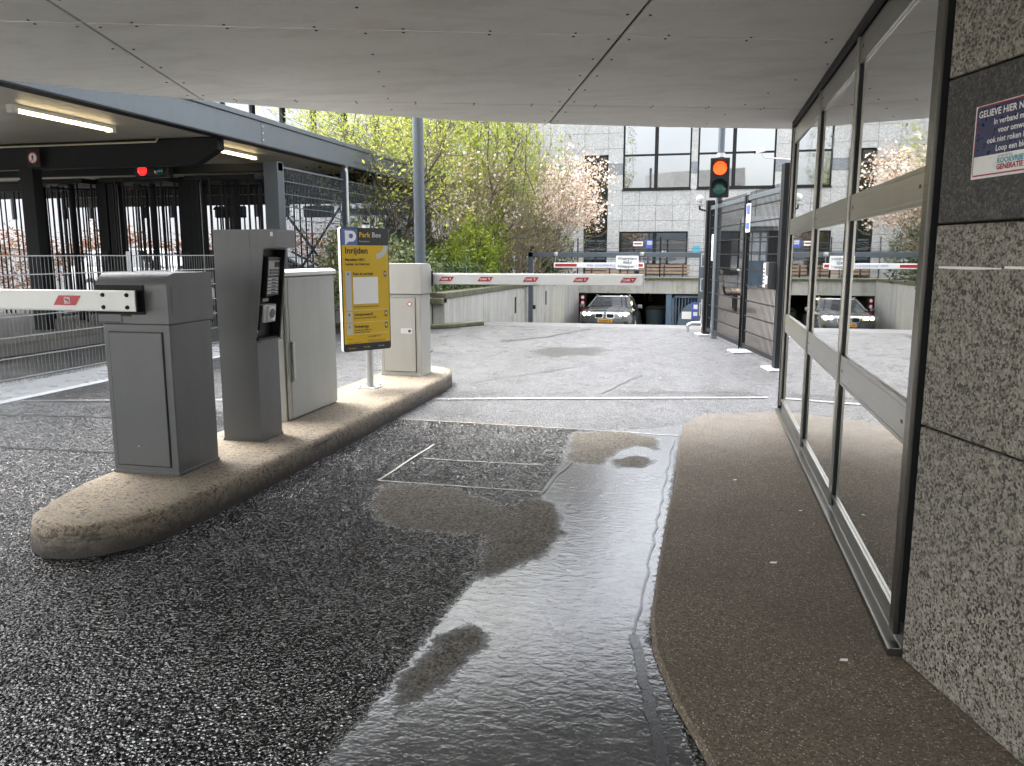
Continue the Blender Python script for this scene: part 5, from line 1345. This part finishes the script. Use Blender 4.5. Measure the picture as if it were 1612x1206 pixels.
shrub('evergreen_shrub','cream-variegated evergreen shrub behind the yellow sign',[(-5.75,13.0,1.0,.75,.7,.85),(-5.2,13.6,.9,.6,.6,.6),(-6.2,13.6,1.3,.5,.5,.6)],3,'leaf_variegated',4200,.10)
shrub('evergreen_shrub','yellow-green bush spilling over the ramp wall coping',[(-5.25,18.2,1.15,.62,1.0,1.0),(-5.3,19.4,1.7,.6,.8,.9),(-5.5,17.2,.9,.6,.8,.7)],9,'leaf_bright',6500,.095)
shrub('evergreen_shrub','dark evergreen below the blossom tree at the garage end of the wall',[(-5.2,25.2,1.3,.8,1.4,1.3),(-5.0,27.5,1.2,.7,1.2,1.0),(-4.75,24.2,.8,.45,.8,.6)],14,'leaf_dark',6500,.12)
shrub('ivy_hedge','glossy ivy hedge along the near end of the ramp wall',[(-5.2,15.6,.75,.5,.9,.55),(-5.1,17.0,.75,.45,.9,.5),(-5.9,15.2,.9,.6,.8,.7),(-5.2,14.4,.6,.5,.6,.45)],17,'leaf_ivy',6500,.085)
shrub('evergreen_shrub','dark mixed foliage low between the column and the young tree',[(-7.1,17.2,1.1,1.0,.9,1.0),(-6.4,18.4,1.0,.9,.9,.9),(-7.6,19.5,1.2,1.2,1.0,1.1)],21,'leaf_ivy',4500,.12)
shrub('beech_hedge','copper-brown beech hedge beyond the shelter',[(-9.0,23.0,1.05,1.7,.7,1.0),(-12.2,23.1,1.1,1.8,.7,1.05),(-15.6,23.0,1.05,1.9,.7,1.0),(-19,23.2,1.1,2,.7,1.1),(-23,23.2,1.1,2.2,.7,1.1),(-27,23.2,1.1,2.2,.7,1.1)],25,'leaf_copper',13000,.13,cat='hedge',stems=60)
shrub('evergreen_shrub','tall yellow-green bush in the middle above the ramp wall',[(-5.5,20.3,2.5,.75,.7,1.05),(-5.7,19.6,3.3,.7,.7,.8),(-5.3,21.2,1.6,.5,.7,.8)],29,'leaf_young',4500,.09,shell=.8)
gf = thing('green_fence','dark green fence posts with wires behind the ramp coping','fence',(-4.85,17,.4))
for k in range(6): MB().box(-4.89,-4.84,14.4+.95*k,14.45+.95*k,.2,1.05).build('post','green_paint',gf)
for z in (.75,.9,1.03): MB().bar((-4.865,14.4,z),(-4.865,19.2,z),.008,.008).build('wire','green_paint',gf)
pg = MB().box(-6.35,-6.28,13.95,14.02,.0,1.95).build('green_post','green_paint'); tag(pg,'short plain green post rising out of the evergreen shrub','post')
sgn_ = MB().bar((-4.95,13.75,.62),(-4.2,13.55,.635),.25,.03).build('post_box_lid','dark_metal') if False else None

# small litter on the footway
for i,(x,y,s,lab) in enumerate(((.33,3.35,.016,'largest pale scrap of litter, in the middle of the footway'),(.48,2.55,.014,'pale scrap of litter near the granite wall foot'),(.22,4.6,.011,'pale scrap of litter near the water edge'),(.52,4.1,.009,'tiny pale scrap of litter close to the steel sill'))):
    m=MB(); m.add([(x-s,y-s*.5,.026),(x+s*.8,y-s*.6,.028),(x+s,y+s*.4,.030),(x-s*.5,y+s*.6,.027)],[(0,1,2,3)]); o=m.build('litter','white_print'); tag(o,lab,'litter','pale scraps of litter on the footway')
